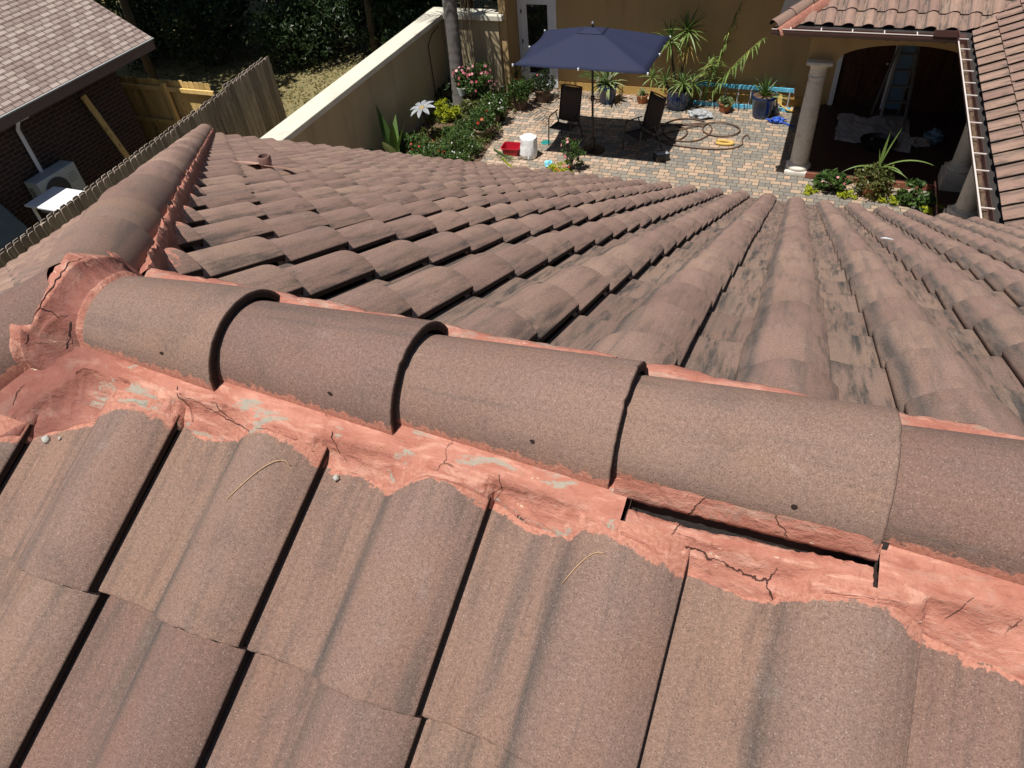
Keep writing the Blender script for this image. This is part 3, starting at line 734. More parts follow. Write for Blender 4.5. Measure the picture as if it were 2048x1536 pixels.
def pebble(c, r, label):
    bm = bmesh.new(); bmesh.ops.create_icosphere(bm, subdivisions=2, radius=r)
    for v in bm.verts: v.co *= 1+.7*N3(v.co.x/r*1.3+c[0]*50, v.co.y/r*1.3, v.co.z/r*1.3)
    V = [v.co[:] for v in bm.verts]; bm.verts.index_update(); F = [[v.index for v in f.verts] for f in bm.faces]; bm.free()
    return tag(mk('mortar_crumb', V, F, M_CRUMB, None, None, True, c), label, 'crumb')
pebble(on_near(-.062, .292, .004), .0068, 'round grey mortar crumb in the pan at the lower left end of the mortar')
pebble(on_near(-.035, .283, .002), .0036, 'small flat grey crumb beside the round one on the leftmost tile pan')
pebble(on_near(.548, .215, .004), .0055, 'rough grey crumb wedged at the tile lip under the second ridge cap')

# ------------------------------------------------------------------ ground
mb = MB(); mb.poly([(-150, -150, ZG-.06), (150, -150, ZG-.06), (150, 150, ZG-.06), (-150, 150, ZG-.06)]); tag(mb.build('ground', M_LAWN), kind='structure')
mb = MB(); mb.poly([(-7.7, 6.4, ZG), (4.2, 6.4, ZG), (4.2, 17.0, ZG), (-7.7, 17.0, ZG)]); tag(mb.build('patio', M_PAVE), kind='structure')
mb = MB(); nb = 40; V = []
bed = [(-7.66, 9.0), (-6.6, 9.6), (-5.9, 11.6), (-5.45, 12.6), (-5.55, 13.6), (-5.75, 14.6), (-5.75, 15.6), (-5.95, 16.3), (-6.05, 16.95), (-7.66, 16.95)]
cx = np.mean([p[0] for p in bed]); cy = np.mean([p[1] for p in bed]); rings = 9
ring = []
for a, b in zip(bed, bed[1:]+bed[:1]):
    for t in np.linspace(0, 1, 9)[:-1]: ring.append((a[0]+(b[0]-a[0])*t, a[1]+(b[1]-a[1])*t))
m = len(ring)
for i in range(rings):
    k = 1-i/(rings-1)
    for (x, y) in ring:
        xx, yy = cx+(x-cx)*k, cy+(y-cy)*k; z = ZG+.008+.10*(1-k)**.6*(.6+.8*abs(N3(xx*1.5, yy*1.5)))
        V.append((xx, yy, z))
mb.add(V, [(i*m+k, i*m+(k+1) % m, (i+1)*m+(k+1) % m, (i+1)*m+k) for i in range(rings-1) for k in range(m)])
tag(mb.build('soil', M_SOIL, None, True), kind='structure')
mb = MB(); mb.box((1.36, 13.62, ZG+.01), (6.0, 17.0, ZG+.10)); mb.box((3.62, 7.8, ZG+.01), (6.0, 13.616, ZG+.10)); tag(mb.build('porch_floor', M_PORCH), kind='structure')
mb = MB(); mb.box((1.34, 13.56, ZG+.012), (3.7, 13.616, ZG+.112)); tag(mb.build('porch_kerb', M_EDGE), kind='structure')

# ------------------------------------------------------------------ courtyard wing
wing = tag(empty('courtyard_wing', (0, 17, ZG)), 'ochre stucco house wing with an arched porch, glass door and tiled eaves round the courtyard', 'house')
def wp(o): o.parent = wing; o.location = (0, -17, -ZG); return o
YW = 16.95
mb = MB(); mb.box((-6.2, YW, ZG), (-6.0, YW+4, -3.5)); mb.box((-6.0, YW, -4.35), (-5.0, YW+.25, -3.5)); mb.box((-5.0, YW, ZG), (1.52, YW+.25, -3.5))
mb.box((-6.19, 16.2, ZG), (-6.02, YW-.002, -3.6)); mb.box((1.52, YW, -4.3), (3.05, YW+.25, -3.5)); wp(mb.build('wall', M_STUC))
mb = MB(); mb.box((3.05, YW, ZG), (6.2, YW+.25, -3.5)); mb.box((6.0, 7.0, ZG), (6.2, YW-.002, -3.6)); wp(mb.build('porch_shade_wall', M_DOOR))  # walls in dark wood colour, painting in the porch shade
mb = MB(); mb.box((-4.99, YW-.03, ZG), (1.45, YW-.001, ZG+.20)); wp(mb.build('base_trim', M_BAND))
# main wing eave over the courtyard wall
mb = MB(); mb.box((-6.5, 16.04, -3.66), (.34, 21, -3.50)); mb.box((-6.5, 16.01, -3.70), (.34, 16.038, -3.44)); wp(mb.build('eave', M_GUT))
# glass door
dr = MB(); x0, x1 = -6.0, -5.0
dr.box((x0, YW-.03, ZG+.02), (x0+.10, YW+.12, -4.35)); dr.box((x1-.10, YW-.03, ZG+.02), (x1, YW+.12, -4.35)); dr.box((x0+.10, YW-.03, -4.45), (x1-.10, YW+.12, -4.352)); dr.box((x0+.1, YW-.06, ZG+.0), (x1-.1, YW+.1, ZG+.10))
door = wp(dr.build('glass_door', M_WHITE))
m2 = MB(); m2.box((x0+.101, YW+.0, ZG+.101), (x0+.23, YW+.05, -4.452)); m2.box((x1-.23, YW+.0, ZG+.101), (x1-.101, YW+.05, -4.452)); m2.box((x0+.231, YW+.0, ZG+.101), (x1-.231, YW+.05, ZG+.36)); m2.box((x0+.231, YW, -4.6), (x1-.231, YW+.05, -4.452))
f_ = m2.build('door_frame', M_WHITE); f_.parent = door
m2 = MB(); m2.box((x0+.231, YW+.02, ZG+.361), (x1-.231, YW+.03, -4.601)); f_ = m2.build('glass', M_GLASS); f_.parent = door
m2 = MB()
for z in (ZG+.5, ZG+1.1, ZG+1.8):
    m2 = MB(); m2.box((x0+.085, YW-.042, z), (x0+.115, YW-.031, z+.09)); f_ = m2.build('hinge', M_BLACK); f_.parent = door
# porch: columns, arch beam
YB = 13.78
def column(x, y, z0, z1, r=.165, plinth=.24, ped=0.):
    mb = MB()
    if ped: mb.box((x-.27, y-.27, z0), (x+.27, y+.27, z0+ped))
    b = z0+ped
    mb.lathe([(r*1.03, b+.21), (r*1.05, b+.25), (r*1.02, (b+z1)/2), (r*.86, z1-.33)], (x, y, 0), 36)
    o = wp(auto_smooth(mb.build('column', M_COLM), 40))
    m2 = MB(); m2.bbox((x-plinth, y-plinth, b), (x+plinth, y+plinth, b+.09), .008)
    m2.lathe([(r*1.36, b+.091), (r*1.45, b+.12), (r*1.44, b+.15), (r*1.30, b+.175), (r*1.18, b+.18), (r*1.16, b+.20), (r*1.04, b+.215)], (x, y, 0), 36, False)
    c = auto_smooth(m2.build('column_base', M_COLM), 40); c.parent = o
    m2 = MB(); m2.lathe([(r*.86, z1-.33), (r*.98, z1-.32), (r*.98, z1-.30), (r*.90, z1-.285), (r*.90, z1-.15), (r*1.05, z1-.12), (r*1.25, z1-.06)], (x, y, 0), 36, False)
    m2.bbox((x-r*1.36, y-r*1.36, z1-.06), (x+r*1.36, y+r*1.36, z1), .008)
    c = auto_smooth(m2.build('capital', M_COLM), 40); c.parent = o
ZB = -4.37
column(1.17, 13.85, ZG, ZB)
column(4.0, 13.72, ZG, ZB, ped=.34)
column(4.0, 12.1, ZG, ZB, ped=.34)
column(4.0, 9.4, ZG, ZB, ped=.34)
def arch(x0, x1, z_spring, rise, z_top, y0, y1, n=24, axis='x'):
    V = []; F = []
    for i in range(n+1):
        t = i/n; x = x0+(x1-x0)*t; z = z_spring+rise*(1-(2*t-1)**2)**.5 if 0 < t < 1 else z_spring
        for (yy) in (y0, y1):
            for zz in (z, z_top):
                V.append((x, yy, zz) if axis == 'x' else (yy, x, zz))
    for i in range(n):
        a = i*4; b = a+4; F += [(a, b, b+1, a+1), (a+2, a+3, b+3, b+2), (a, a+2, b+2, b), (a+1, b+1, b+3, a+3)]
    return V, F
mb = MB(); V, F = arch(1.44, 3.74, ZB-.02, .34, -3.60, YB, 14.06); mb.add(V, F)
mb.box((.94, YB, ZB), (1.438, 14.06, -3.60)); mb.box((3.742, YB-.2, ZB), (4.22, 14.06, -3.60)); mb.box((.94, 14.062, ZB), (1.2, YW-.002, -3.60))
V, F = arch(12.35, 13.45, ZB-.02, .3, -3.6, 3.80, 4.2, axis='y'); mb.add(V, F); V, F = arch(9.65, 11.85, ZB-.02, .3, -3.6, 3.80, 4.2, axis='y'); mb.add(V, F)
mb.box((3.8, 13.452, ZB), (4.2, 13.578, -3.6)); mb.box((3.8, 11.852, ZB), (4.2, 12.348, -3.6)); mb.box((3.8, 7.6, ZB), (4.2, 9.648, -3.6))
wp(mb.build('arch_beam', M_STUC))
mb = MB(); mb.box((.6, 13.5, -3.64), (6.2, 17.2, -3.604)); mb.box((3.62, 7.4, -3.64), (6.2, 13.498, -3.604)); wp(mb.build('ceiling', M_STUC2))
# porch door and its pale jamb, sidelight beside it with a blue reflection painted on
mb = MB(); mb.box((1.62, YW+.02, ZG+.1), (2.62, YW+.08, -4.302)); pd = wp(mb.build('entry_door', M_DOOR))
m2 = MB()
for xx in (1.74, 2.18):
    for zz in (ZG+.3, ZG+1.2): m2.bbox((xx, YW-.0, zz), (xx+.34, YW+.0195, zz+.72), .008)
q = m2.build('door_panel', M_DOOR); q.parent = pd
m2 = MB(); m2.lathe([(.012, 0), (.03, .02), (.03, .05), (.0, .06)], (2.54, YW-.03, ZG+1.05), 10, False); q = m2.build('handle', M_SILV); q.parent = pd
mb = MB(); mb.box((1.52, YW-.04, ZG+.1), (1.62, YW+.1, -4.302)); mb.box((2.62, YW-.04, ZG+.1), (2.70, YW+.1, -4.302)); wp(mb.build('door_jamb', M_WHITE))
mb = MB(); mb.box((2.701, YW+.01, ZG+.1), (3.049, YW+.04, -4.301)); wp(mb.build('sidelight', M_PBLUE))
# tiled roofs of the wing
EZ = -3.49; EX = 3.24; EY = 12.79
pl_w = [((EX, 7.1, 0), (-1, -1, 0)), ((EX, EY, 0), (-1, 1, 0)), ((EX-.05, 0, 0), (-1, 0, 0))]
S_wing = Slope((EX+.05+8*CP, 0, EZ+8*SP), (0, -1, 0), (-CP, 0, -SP))
wt = make_tiles(S_wing, -.12, range(-62, -10), [8.0-EXP*i for i in range(0, 11)], P_LOW, pl_w, 3)
pl_p = [((EX, EY, 0), (1, -1, 0)), ((.34, EY, 0), (-1, 1, 0))]
S_por = Slope((0, EY+.11+8*CP, EZ+8*SP), (1, 0, 0), (0, -CP, -SP))
pt = make_tiles(S_por, .36, range(-1, 14), [8.0-EXP*i for i in range(0, 9)], profile(13, False), pl_p, 4)
ws = merge_tiles(wt, 'roof_slope', MTF, None, pl_w); wp(ws)
ws = merge_tiles(pt, 'roof_slope', MTF, None, pl_p); wp(ws)
mb = MB(); d_ = -.09
mb.poly([(EX, 7.1, EZ+d_), (EX, EY, EZ+d_), (EX+3.6, EY+3.6, EZ+3.6*TP+d_), (EX+3.6, 3.5, EZ+3.6*TP+d_)])
mb.poly([(.34, EY, EZ+d_), (EX, EY, EZ+d_), (EX+3.4, EY+3.4, EZ+3.4*TP+d_), (.34+3.4, EY+3.4, EZ+3.4*TP+d_)])
mb.poly([(.34, EY, EZ+d_), (.34+3.4, EY+3.4, EZ+3.4*TP+d_), (.34, EY+6, EZ+d_)])
wp(mb.build('roof_deck', M_FELT))
d2 = np.array((1, 1, TP)); d2 = -d2/np.linalg.norm(d2); S2 = np.array((1, -1, 0))/math.sqrt(2); U2 = np.cross(S2, d2); U2 *= np.sign(U2[2])
for k in range(4):
    b = -.02+k*CAPE; O = np.array((.34, EY, EZ))-d2*(b+.41)+U2*(-.005)
    V, F, at = cap_mesh(O, d2, U2, S2, .41, HW-.02, HW, HH-.02, HH, na=20, nl=5)
    wp(auto_smooth(mk('hip_cap', V, F, MT, None, at, True), 50))
rows = []
for l in np.arange(-.05, 2.0, .03):
    c = np.array((.34, EY, EZ))-d2*l; j = .01*N3(l*9, 3)
    rows.append([c+S2*.09-U2*.005, c+S2*(HW+.02+j)+U2*.01, c+S2*(HW+.05+j)-U2*.02, c+S2*(HW+.07)-U2*.12])
wp(auto_smooth(grid_mesh('mortar_bed', np.array(rows), MMORT, {'dk': [[.1]*4]*len(rows), 'cem': [[.2]*4]*len(rows)}, True), 60))
# gutters with hangers
def gutter(a, b, outn, hangers, label=None):
    a = np.array(a, float); b = np.array(b, float); o = np.array(outn, float); up = np.array((0, 0, 1.)); W_ = .13; Hh = .10; t = .006
    mb = MB()
    sec = [(0, 0), (0, -Hh), (W_*.75, -Hh), (W_, -Hh*.45), (W_, 0), (W_-t, 0), (W_-t, -Hh*.42), (W_*.75-t, -Hh+t), (t, -Hh+t), (t, 0)]
    mb.prism([a+o*x+up*z for x, z in sec], b-a)
    g = wp(mb.build('gutter', M_GUT))
    m2 = MB(); m2.prism([a+o*x+up*z for x, z in ((W_-.012, .001), (W_+.006, .001), (W_+.006, .010), (W_-.012, .010))], b-a); q = m2.build('gutter_rim', M_RIM); q.parent = g
    L = np.linalg.norm(b-a); dv = (b-a)/L
    for s in hangers:
        c = a+dv*s; m2 = MB(); m2.bar(c+o*(-.02)+up*.004, c+o*(W_-.01)+up*.004, .017, .010); q = m2.build('gutter_hanger', M_RIM); q.parent = g
    m2 = MB(); P = [a+dv*s+o*(W_*.45+.03*N3(s*7, 1))+up*(-Hh+.02+.02*N3(s*9, 4)) for s in np.linspace(.1, L-.1, 60)]
    m2.tube(P, .035, 6); q = m2.build('leaf_debris', M_SOIL); q.parent = g
    return g
gutter((EX-.02, 7.2, EZ-.03), (EX-.02, EY-.16, EZ-.03), (-1, 0, 0), [.25+.43*i for i in range(13)])
gutter((.30, EY+.02, EZ-.03), (EX-.16, EY+.02, EZ-.03), (0, -1, 0), [.3+.48*i for i in range(6)])
mb = MB(); mb.box((EX-.5, EY-.135, EZ-.02), (EX-.16, EY-.12, EZ+.07)); mb.box((EX-.16, EY-.135, EZ-.13), (EX-.03, EY+.02, EZ-.022)); mb.box((EX-.165, EY-.3, EZ-.02), (EX-.15, EY-.12, EZ+.07)); wp(mb.build('splash_guard', M_GUT))

# ------------------------------------------------------------------ garden wall
gw = tag(empty('garden_wall', (-7.8, 12, ZG)), 'tall tan stucco garden wall with a pale cap, turning behind the palm', 'wall')
def gp_(o): o.parent = gw; o.location = (7.8, -12, -ZG); return o
mb = MB(); mb.box((-7.98, 7.0, ZG-.1), (-7.70, 16.4, -4.72)); mb.box((-7.698, 16.12, ZG-.1), (-6.195, 16.40, -4.72)); gp_(mb.build('wall_body', M_STUC2))
mb = MB(); mb.bbox((-8.08, 7.0, -4.718), (-7.60, 16.02, -4.60), .012); mb.bbox((-8.08, 16.025, -4.718), (-6.05, 16.5, -4.60), .012); gp_(mb.build('wall_cap', M_CAP))

# ------------------------------------------------------------------ fences
def fence(name, A, B, ztop, zstep, mat, label, both, bw=.142, posts=(), n_skip=0, rail_side=1):
    A = np.array(A, float); B = np.array(B, float); L = np.linalg.norm(B-A); d = (B-A)/L; nrm = np.array((-d[1], d[0]))
    f = tag(empty(name, (A[0], A[1], ZG)), label, 'fence')
    def fp(o): o.parent = f; o.location = (-A[0], -A[1], -ZG); return o
    def P(s, o, z): q = A+d*s+nrm*o; return np.array((q[0], q[1], z))
    mb = MB(); n = int(L/bw)
    for side in ((1, -1) if both else (1,)):
        st = bw*1.06 if both else bw*1.02
        k = 0; s = 0.0 if side == 1 else st*.5
        while s+bw < L:
            zt = ztop+random.gauss(0, .008)+zstep(s); off = side*.040+random.gauss(0, .002); th = .008; c = .028; s1 = s+bw*random.uniform(.955, .99)
            pts = [P(s, off, ZG+.02), P(s1, off, ZG+.02), P(s1, off, zt-c), P(s1-c*.8, off, zt), P(s+c*.8, off, zt), P(s, off, zt-c)]
            mb.prism(pts, np.append(nrm*side*2*th, 0)); s += st; k += 1
    fp(mb.build('board_panel', mat))
    ro = rail_side*.0 if both else -.025
    for z in (ZG+.35, ZG+1.0, ztop-.18):
        m2 = MB(); m2.bar(P(0, ro, z), P(L, ro, z), .035 if both else .045, .085); fp(m2.build('rail', mat))
    for s in posts:
        m2 = MB(); m2.bar(P(s, ro-(0 if both else .06), ZG-.05), P(s, ro-(0 if both else .06), ztop-.03+zstep(s)), .09, .09 if not both else .06); fp(m2.build('post', mat))
    return f
fence('wooden_fence', (-10.14, 3.6), (-10.80, 13.2), -4.80, lambda s: .07 if s > 7.7 else 0., M_FEN, 'long weathered grey board fence with dog ear tops beyond the hip', True, posts=(.05, 2.4, 4.8, 7.2, 9.5))
fence('wooden_fence', (-14.6, 11.25), (-10.86, 11.25), -4.65, lambda s: 0., M_PINE, 'short new yellow pine fence between the brick house and the grey fence', False, posts=(2.45,))

# ------------------------------------------------------------------ neighbour's house
nh = tag(empty('brick_house', (-14, 8, ZG)), 'dark brick house with a grey brown shingle roof beside the fence', 'house')
def np_(o): o.parent = nh; o.location = (14, -8, -ZG); return o
mb = MB(); mb.box((-19, 1, ZG-.1), (-12.55, 10.448, -3.7)); np_(mb.build('wall', M_BRICK))
mb = MB(); mb.box((-19, 10.45, ZG-.1), (-12.551, 10.47, -3.7)); np_(mb.build('end_wall', M_BRICKY))
tn = .56; mb = MB(); ex, ey, ez = -11.95, 11.22, -3.75
course = .124/1.15; n = 54
for i in range(n):           # lapped shingle courses
    xa = ex-i*course; xb = ex-(i+1)*course-.02
    za = ez+(ex-xa)*tn+.012; zb = ez+(ex-xb)*tn
    mb.add([(xa, 0, za), (xa, ey, za), (xb, ey, zb), (xb, 0, zb), (xa, 0, za-.014), (xa, ey, za-.014)], [(0, 1, 2, 3), (0, 4, 5, 1)])
rf = np_(mb.build('roof', M_SHING))
mb = MB(); mb.box((ex-.04, 0, ez-.20), (ex-.02, ey-.02, ez-.005)); mb.box((-12.549, 0, ez-.2), (ex-.042, ey-.03, ez-.18)); np_(mb.build('fascia', M_FASC))
mb = MB(); mb.bar((ex+.005, 0, ez+.004), (ex+.005, ey, ez+.004), .03, .022); np_(mb.build('drip_edge', M_ACB))
mb = MB(); mb.prism([(ex-.02, ey-.03, ez-.01), (ex-.02, ey-.03, ez-.2), (ex-6, ey-.03, ez+6*tn-.2), (ex-6, ey-.03, ez+6*tn-.01)], (0, .02, 0)); np_(mb.build('rake_board', M_FASC))
mb = MB(); mb.tube([(-12.05, 7.85, -3.95), (-12.35, 7.85, -4.05), (-12.50, 7.84, -4.25), (-12.50, 7.82, -6.4)], .045, 4); np_(mb.build('downspout', M_WHITE))
# air conditioner on a wall bracket
ac = tag(empty('air_conditioner', (-12.33, 7.86, -5.75)), 'pale grey outdoor air conditioner against the brick wall by the downspout', 'air conditioner')
mb = MB(); mb.bbox((-.18, -.46, 0), (.17, .46, .66), .015); o = mb.build('body', M_ACB, ac)
mb = MB(); mb.lathe([(.255, 0), (.27, .012), (.26, .02)], (0, 0, 0), 32, True); V = np.vstack(mb.V); mb.V = [np.stack([V[:, 2]+.171, V[:, 0]-.12, V[:, 1]+.33], 1)]; mb.build('fan_grille', M_ACG, ac)
mb = MB()
for i in range(9): mb.box((-.14, -.4615, .1+i*.05), (-.02, -.4602, .125+i*.05))
for i in range(4): mb.box((.171, .20+.0, .50-i*.05), (.1735, .38, .507-i*.05))
mb.build('vent', M_ACG, ac)
for y in (-.33, .33):
    mb = MB(); mb.bar((-.20, y, -.02), (.25, y, -.02), .04, .035); mb.bar((-.20, y, -.35), (.22, y, -.03), .03, .03); mb.build('bracket', M_ACB, ac)
tb = tag(empty('utility_table', (-11.62, 7.25, ZG)), 'white plastic utility table half in sun below the air conditioner', 'table')
mb = MB(); mb.bbox((-.42, -.36, 1.33), (.46, .36, 1.37), .01); mb.build('table_top', M_WHITE, tb)
for sx in (-1, 1):
    for sy in (-1, 1):
        mb = MB(); mb.bar((sx*.3, sy*.3, 0), (sx*.3, sy*.3, 1.33), .04, .04); mb.build('leg', M_WHITE, tb)
mb = MB(); mb.bar((-12.44, 9.40, -4.25), (-11.98, 9.62, ZG), .12, .038, (1, 0, 0)); tag(mb.build('wood_plank', M_PINE), 'single yellow pine plank leaning on the dark brick wall', 'plank')
mb = MB(); mb.bar((-12.45, 6.2, -5.1), (-12.0, 6.5, ZG), 1.0, .02, (1, 0, 0)); tag(mb.build('leaning_panel', simple('slate_panel', (.10, .15, .19), .5, .3, 6.)), 'slate blue sheet leaning on the brick wall at the far left', 'panel')

# ------------------------------------------------------------------ plants
def leaf_quads(C, D, Lr, Wr, rnd, fold=.25, up=None):
    """diamond leaves: centres C, pointing D (unit), lengths, widths"""
    n = len(C); rv = rng.normal(size=(n, 3)) if up is None else up+rng.normal(size=(n, 3))*.5
    S = np.cross(D, rv); S /= np.linalg.norm(S, axis=1)[:, None]+1e-9; Nn = np.cross(S, D)
    L = Lr[:, None]; W = Wr[:, None]
    P0 = C-D*L*.5; P2 = C+D*L*.5-Nn*L*.12; M_ = C+D*L*.02
    P1 = M_+S*W*.5+Nn*W*fold; P3 = M_-S*W*.5+Nn*W*fold
    V = np.stack([P0, P1, P2, P3], 1).reshape(-1, 3)
    i = np.arange(n)*4; F = np.stack([np.stack([i, i+1, i+2], 1), np.stack([i, i+2, i+3], 1)], 1).reshape(-1, 3)
    return V, F.tolist(), np.repeat(rnd, 4)
def cloud(mb, blobs, n, L, W, spread=.35, shell=.55, upb=.3):
    """leaves spread through ellipsoid blobs [(centre, radii)], clumped"""
    vol = np.array([b[1][0]*b[1][1]*b[1][2] for b in blobs])**.66; vol /= vol.sum()
    for (c, r), w in zip(blobs, vol):
        k = max(6, int(n*w)); nc = max(4, k//14)
        q = rng.normal(size=(nc, 3)); q /= np.linalg.norm(q, axis=1)[:, None]
        q *= (shell+(1-shell)*rng.random(nc)**.6)[:, None]
        ci = rng.integers(0, nc, k); P = q[ci]+rng.normal(size=(k, 3))*spread*.35
        D = P*.6+rng.normal(size=(k, 3))*.75+np.array((0, 0, upb)); D /= np.linalg.norm(D, axis=1)[:, None]
        C = np.array(c)+P*np.array(r)
        tone = rng.random(nc)[ci]*.55+rng.random(k)*.45
        V, F, rr = leaf_quads(C, D, L*rng.uniform(.6, 1.3, k), W*rng.uniform(.7, 1.2, k), tone)
        mb.add(V, F, rr)
    return mb
def strap(mb, base, d, L, W, droop, seg=7, rnd=None, vee=.25, taper=.9):
    """one long leaf: ribbon with a v section that bends under its weight"""
    p = np.array(base, float); d = np.array(d, float); d /= np.linalg.norm(d); V = []
    s = np.cross(d, (0, 0, 1.)); 
    if np.linalg.norm(s) < .05: s = np.array((1., 0, 0))
    s /= np.linalg.norm(s); rnd = random.random() if rnd is None else rnd
    for i in range(seg+1):
        t = i/seg; w = W*(.55+1.6*t*(1-t)+.0)*(1-t**3*taper)*.8
        u = np.cross(s, d); V += [p+s*w*.5+u*w*vee, p, p-s*w*.5+u*w*vee]
        d = d+np.array((0, 0, -droop/seg)); d /= np.linalg.norm(d); p = p+d*L/seg
    F = []
    for i in range(seg):
        a = i*3; F += [(a, a+1, a+4, a+3), (a+1, a+2, a+5, a+4)]
    mb.add(V, F, float(rnd))
def rosette(mb, c, n, L, W, droop=.8, lo=.0, hi=1.35, seg=6, lean=(0, 0, 0)):
    for i in range(n):
        a = i*2.4+random.uniform(-.3, .3); e = lo+(hi-lo)*(i+.5)/n
        d = np.array((math.cos(a)*math.cos(e), math.sin(a)*math.cos(e), math.sin(e)))+np.array(lean)
        strap(mb, np.array(c)+d*.02, d, L*random.uniform(.75, 1.1), W*random.uniform(.85, 1.1), droop*random.uniform(.5, 1.2), seg, rnd=min(1, .15+.8*(1-i/n)*random.uniform(.5, 1.15)))
def frond(mb, base, d, L, droop, n=26, ll=.45, lw=.035, stem=None, hang=.7, rnd0=.0, rnd1=1.):
    p = np.array(base, float); d = np.array(d, float); d /= np.linalg.norm(d); pts = [p.copy()]
    for i in range(n):
        t = i/n; d = d+np.array((0, 0, -droop/n*(.4+1.2*t))); d /= np.linalg.norm(d); p = p+d*L/n; pts.append(p.copy())
        if t < .14: continue
        s = np.cross(d, (0, 0, 1.)); s /= np.linalg.norm(s)+1e-9
        l = ll*math.sin(math.pi*min(1, .12+.86*t))**.7+.05
        for sg in (1, -1):
            dd = s*sg+d*.75+np.array((0, 0, -hang*.5))+rng.normal(size=3)*.14
            strap(mb, p, dd, l*random.uniform(.85, 1.1), lw, hang, 3, rnd=random.uniform(rnd0, rnd1), vee=.12)
    if stem is not None: stem.tube(pts, np.linspace(.022, .006, len(pts)), 5)
def flower_dots(mb, blobs, n, r, petals=5):
    for i in range(n):
        c, rad = random.choice(blobs); q = rng.normal(size=3); q /= np.linalg.norm(q); q[2] = abs(q[2])*.9+.05; q[1] -= .25
        p = np.array(c)+q*np.array(rad)*random.uniform(.9, 1.08); rn = random.random()
        a0 = random.uniform(0, 6.28); ax = q/np.linalg.norm(q); s = np.cross(ax, (0, 0, 1.)); s /= np.linalg.norm(s)+1e-9; u = np.cross(s, ax)
        for k in range(petals):
            a = a0+k*2*math.pi/petals; d = s*math.cos(a)+u*math.sin(a); e = -s*math.sin(a)+u*math.cos(a)
            mb.add([p, p+d*r*.6+e*r*.38+ax*r*.2, p+d*r+ax*r*.1, p+d*r*.6-e*r*.38+ax*r*.2], [(0, 1, 2, 3)], rn)
def pot(name_or_none, parent, prof, mat, c=(0, 0, 0)):
    mb = MB(); mb.lathe(prof, c, 28, False); o = auto_smooth(mb.build('pot', mat, parent), 40)
    r, z = prof[len(prof)//2]; 
    m2 = MB(); rr = max(p[0] for p in prof)*.9; zz = max(p[1] for p in prof)-.03; m2.lathe([(rr, zz-.01), (rr, zz)], c, 20, True); s = m2.build('potting_soil', M_SOIL, parent)
    return o
def potprof(r0, r1, h, t=.015): return [(.0, 0), (r0, 0), (r0*.6+r1*.4, h*.35), (r1*.97, h*.85), (r1*1.06, h*.9), (r1*1.06, h), (r1*1.0-t, h), (r1*.95-t, h*.85), (r0*.9, .03)]

# palm by the wall
palm = tag(empty('palm_tree', (-7.12, 15.40, ZG)), 'grey ringed palm trunk rising from the flower bed by the wall corner', 'palm')
mb = MB(); zz = np.linspace(0, 4.35, 80)
pts = [(.10*(z/4.35)**1.3+.02*math.sin(z*1.1), .02*math.sin(z*.9), z) for z in zz]
rr = [.165-.012*z/4.35+.05*math.exp(-z*4)+.0055*abs(math.sin(z*17+.6*math.sin(z*3)))+.003*N3(z*9, 2) for z in zz]
mb.tube(pts, rr, 20); mb.build('trunk', M_BARK, palm, True)
for i in range(15):
    a = i*2.4+.3; fm = MB(); st = MB(); e = random.uniform(.25, 1.15)
    frond(fm, (.10, .02, 4.30), (math.cos(a)*math.cos(e), math.sin(a)*math.cos(e), math.sin(e)), random.uniform(2.2, 2.8), random.uniform(.7, 1.2), 24, .55, .04, fm, .6)
    fm.build('frond', L_GREEN, palm)
dm = MB()
for i in range(26):
    p0 = np.array((.42+random.gauss(0, .05), .12+random.gauss(0, .05), 3.1)); strap(dm, p0, (random.gauss(0, .10), random.gauss(0, .10), -1), random.uniform(1.0, 1.75), .022, 0, 6, vee=.1)
dm.tube([(.1, .0, 4.2), (.32, .08, 3.9), (.42, .12, 3.1)], .025, 6)
dm.build('dry_flower_stalk', L_DRY, palm)

# background trees and shrubs beyond the walls
def bg_tree(name, label, x, y, h, r, base_z, n, L, W, mat, tr=.12, group='trees beyond the walls', nb=7, flat=.8):
    t = tag(empty(name, (x, y, ZG-.06)), label, 'tree', group)
    mb = MB(); pts = [(0, 0, 0), (r*.05, -.02*r, base_z*.6), (r*.08, .05*r, base_z+h*.25), (r*.1, .05*r, base_z+h*.55)]
    mb.tube(pts, [tr*1.25, tr, tr*.7, tr*.3], 8)
    for k in range(5):
        a = k*1.26+random.random(); mb.tube([(r*.06, 0, base_z*.75+.1*k), (r*.35*math.cos(a), r*.35*math.sin(a), base_z+h*.2), (r*.65*math.cos(a), r*.65*math.sin(a), base_z+h*.45)], [tr*.5, tr*.3, tr*.12], 6)
    mb.build('trunk', M_TBARK, t, True)
    bl = []
    for k in range(nb):
        a = random.uniform(0, 6.28); d = r*random.uniform(.1, .62); q = r*random.uniform(.38, .62)
        bl.append(((d*math.cos(a), d*math.sin(a), base_z+h*random.uniform(.25, .8)), (q, q, q*flat)))
    mb = cloud(MB(), bl, n, L, W, .5, .35, .2); mb.build('crown', mat, t); return t
TALL = [(-16.6, 14.9, 3.5), (-10.8, 17.7, 3.2), (-19.5, 14.9, 3.6), (-13.3, 20.2, 3.9), (-8.6, 19.6, 3.0), (-18.0, 20.6, 3.9), (-22.5, 20.5, 3.6)]
tl = ['tall dark oak shading the yard behind the grey fence', 'tall dark oak behind the palm side of the garden wall', 'tall dark tree behind the shingle roof corner', 'tall tree deep in the shade behind the yard', 'tall tree standing behind the low return wall', 'tall tree in the dark corner above the pine fence', 'tall tree at the top left edge behind the shingle roof']
for (x, y, r), l in zip(TALL, tl):
    bg_tree('oak_tree', l, x, y, 4.6, r, 4.4, 6400, .32, .19, L_DARK, .10)
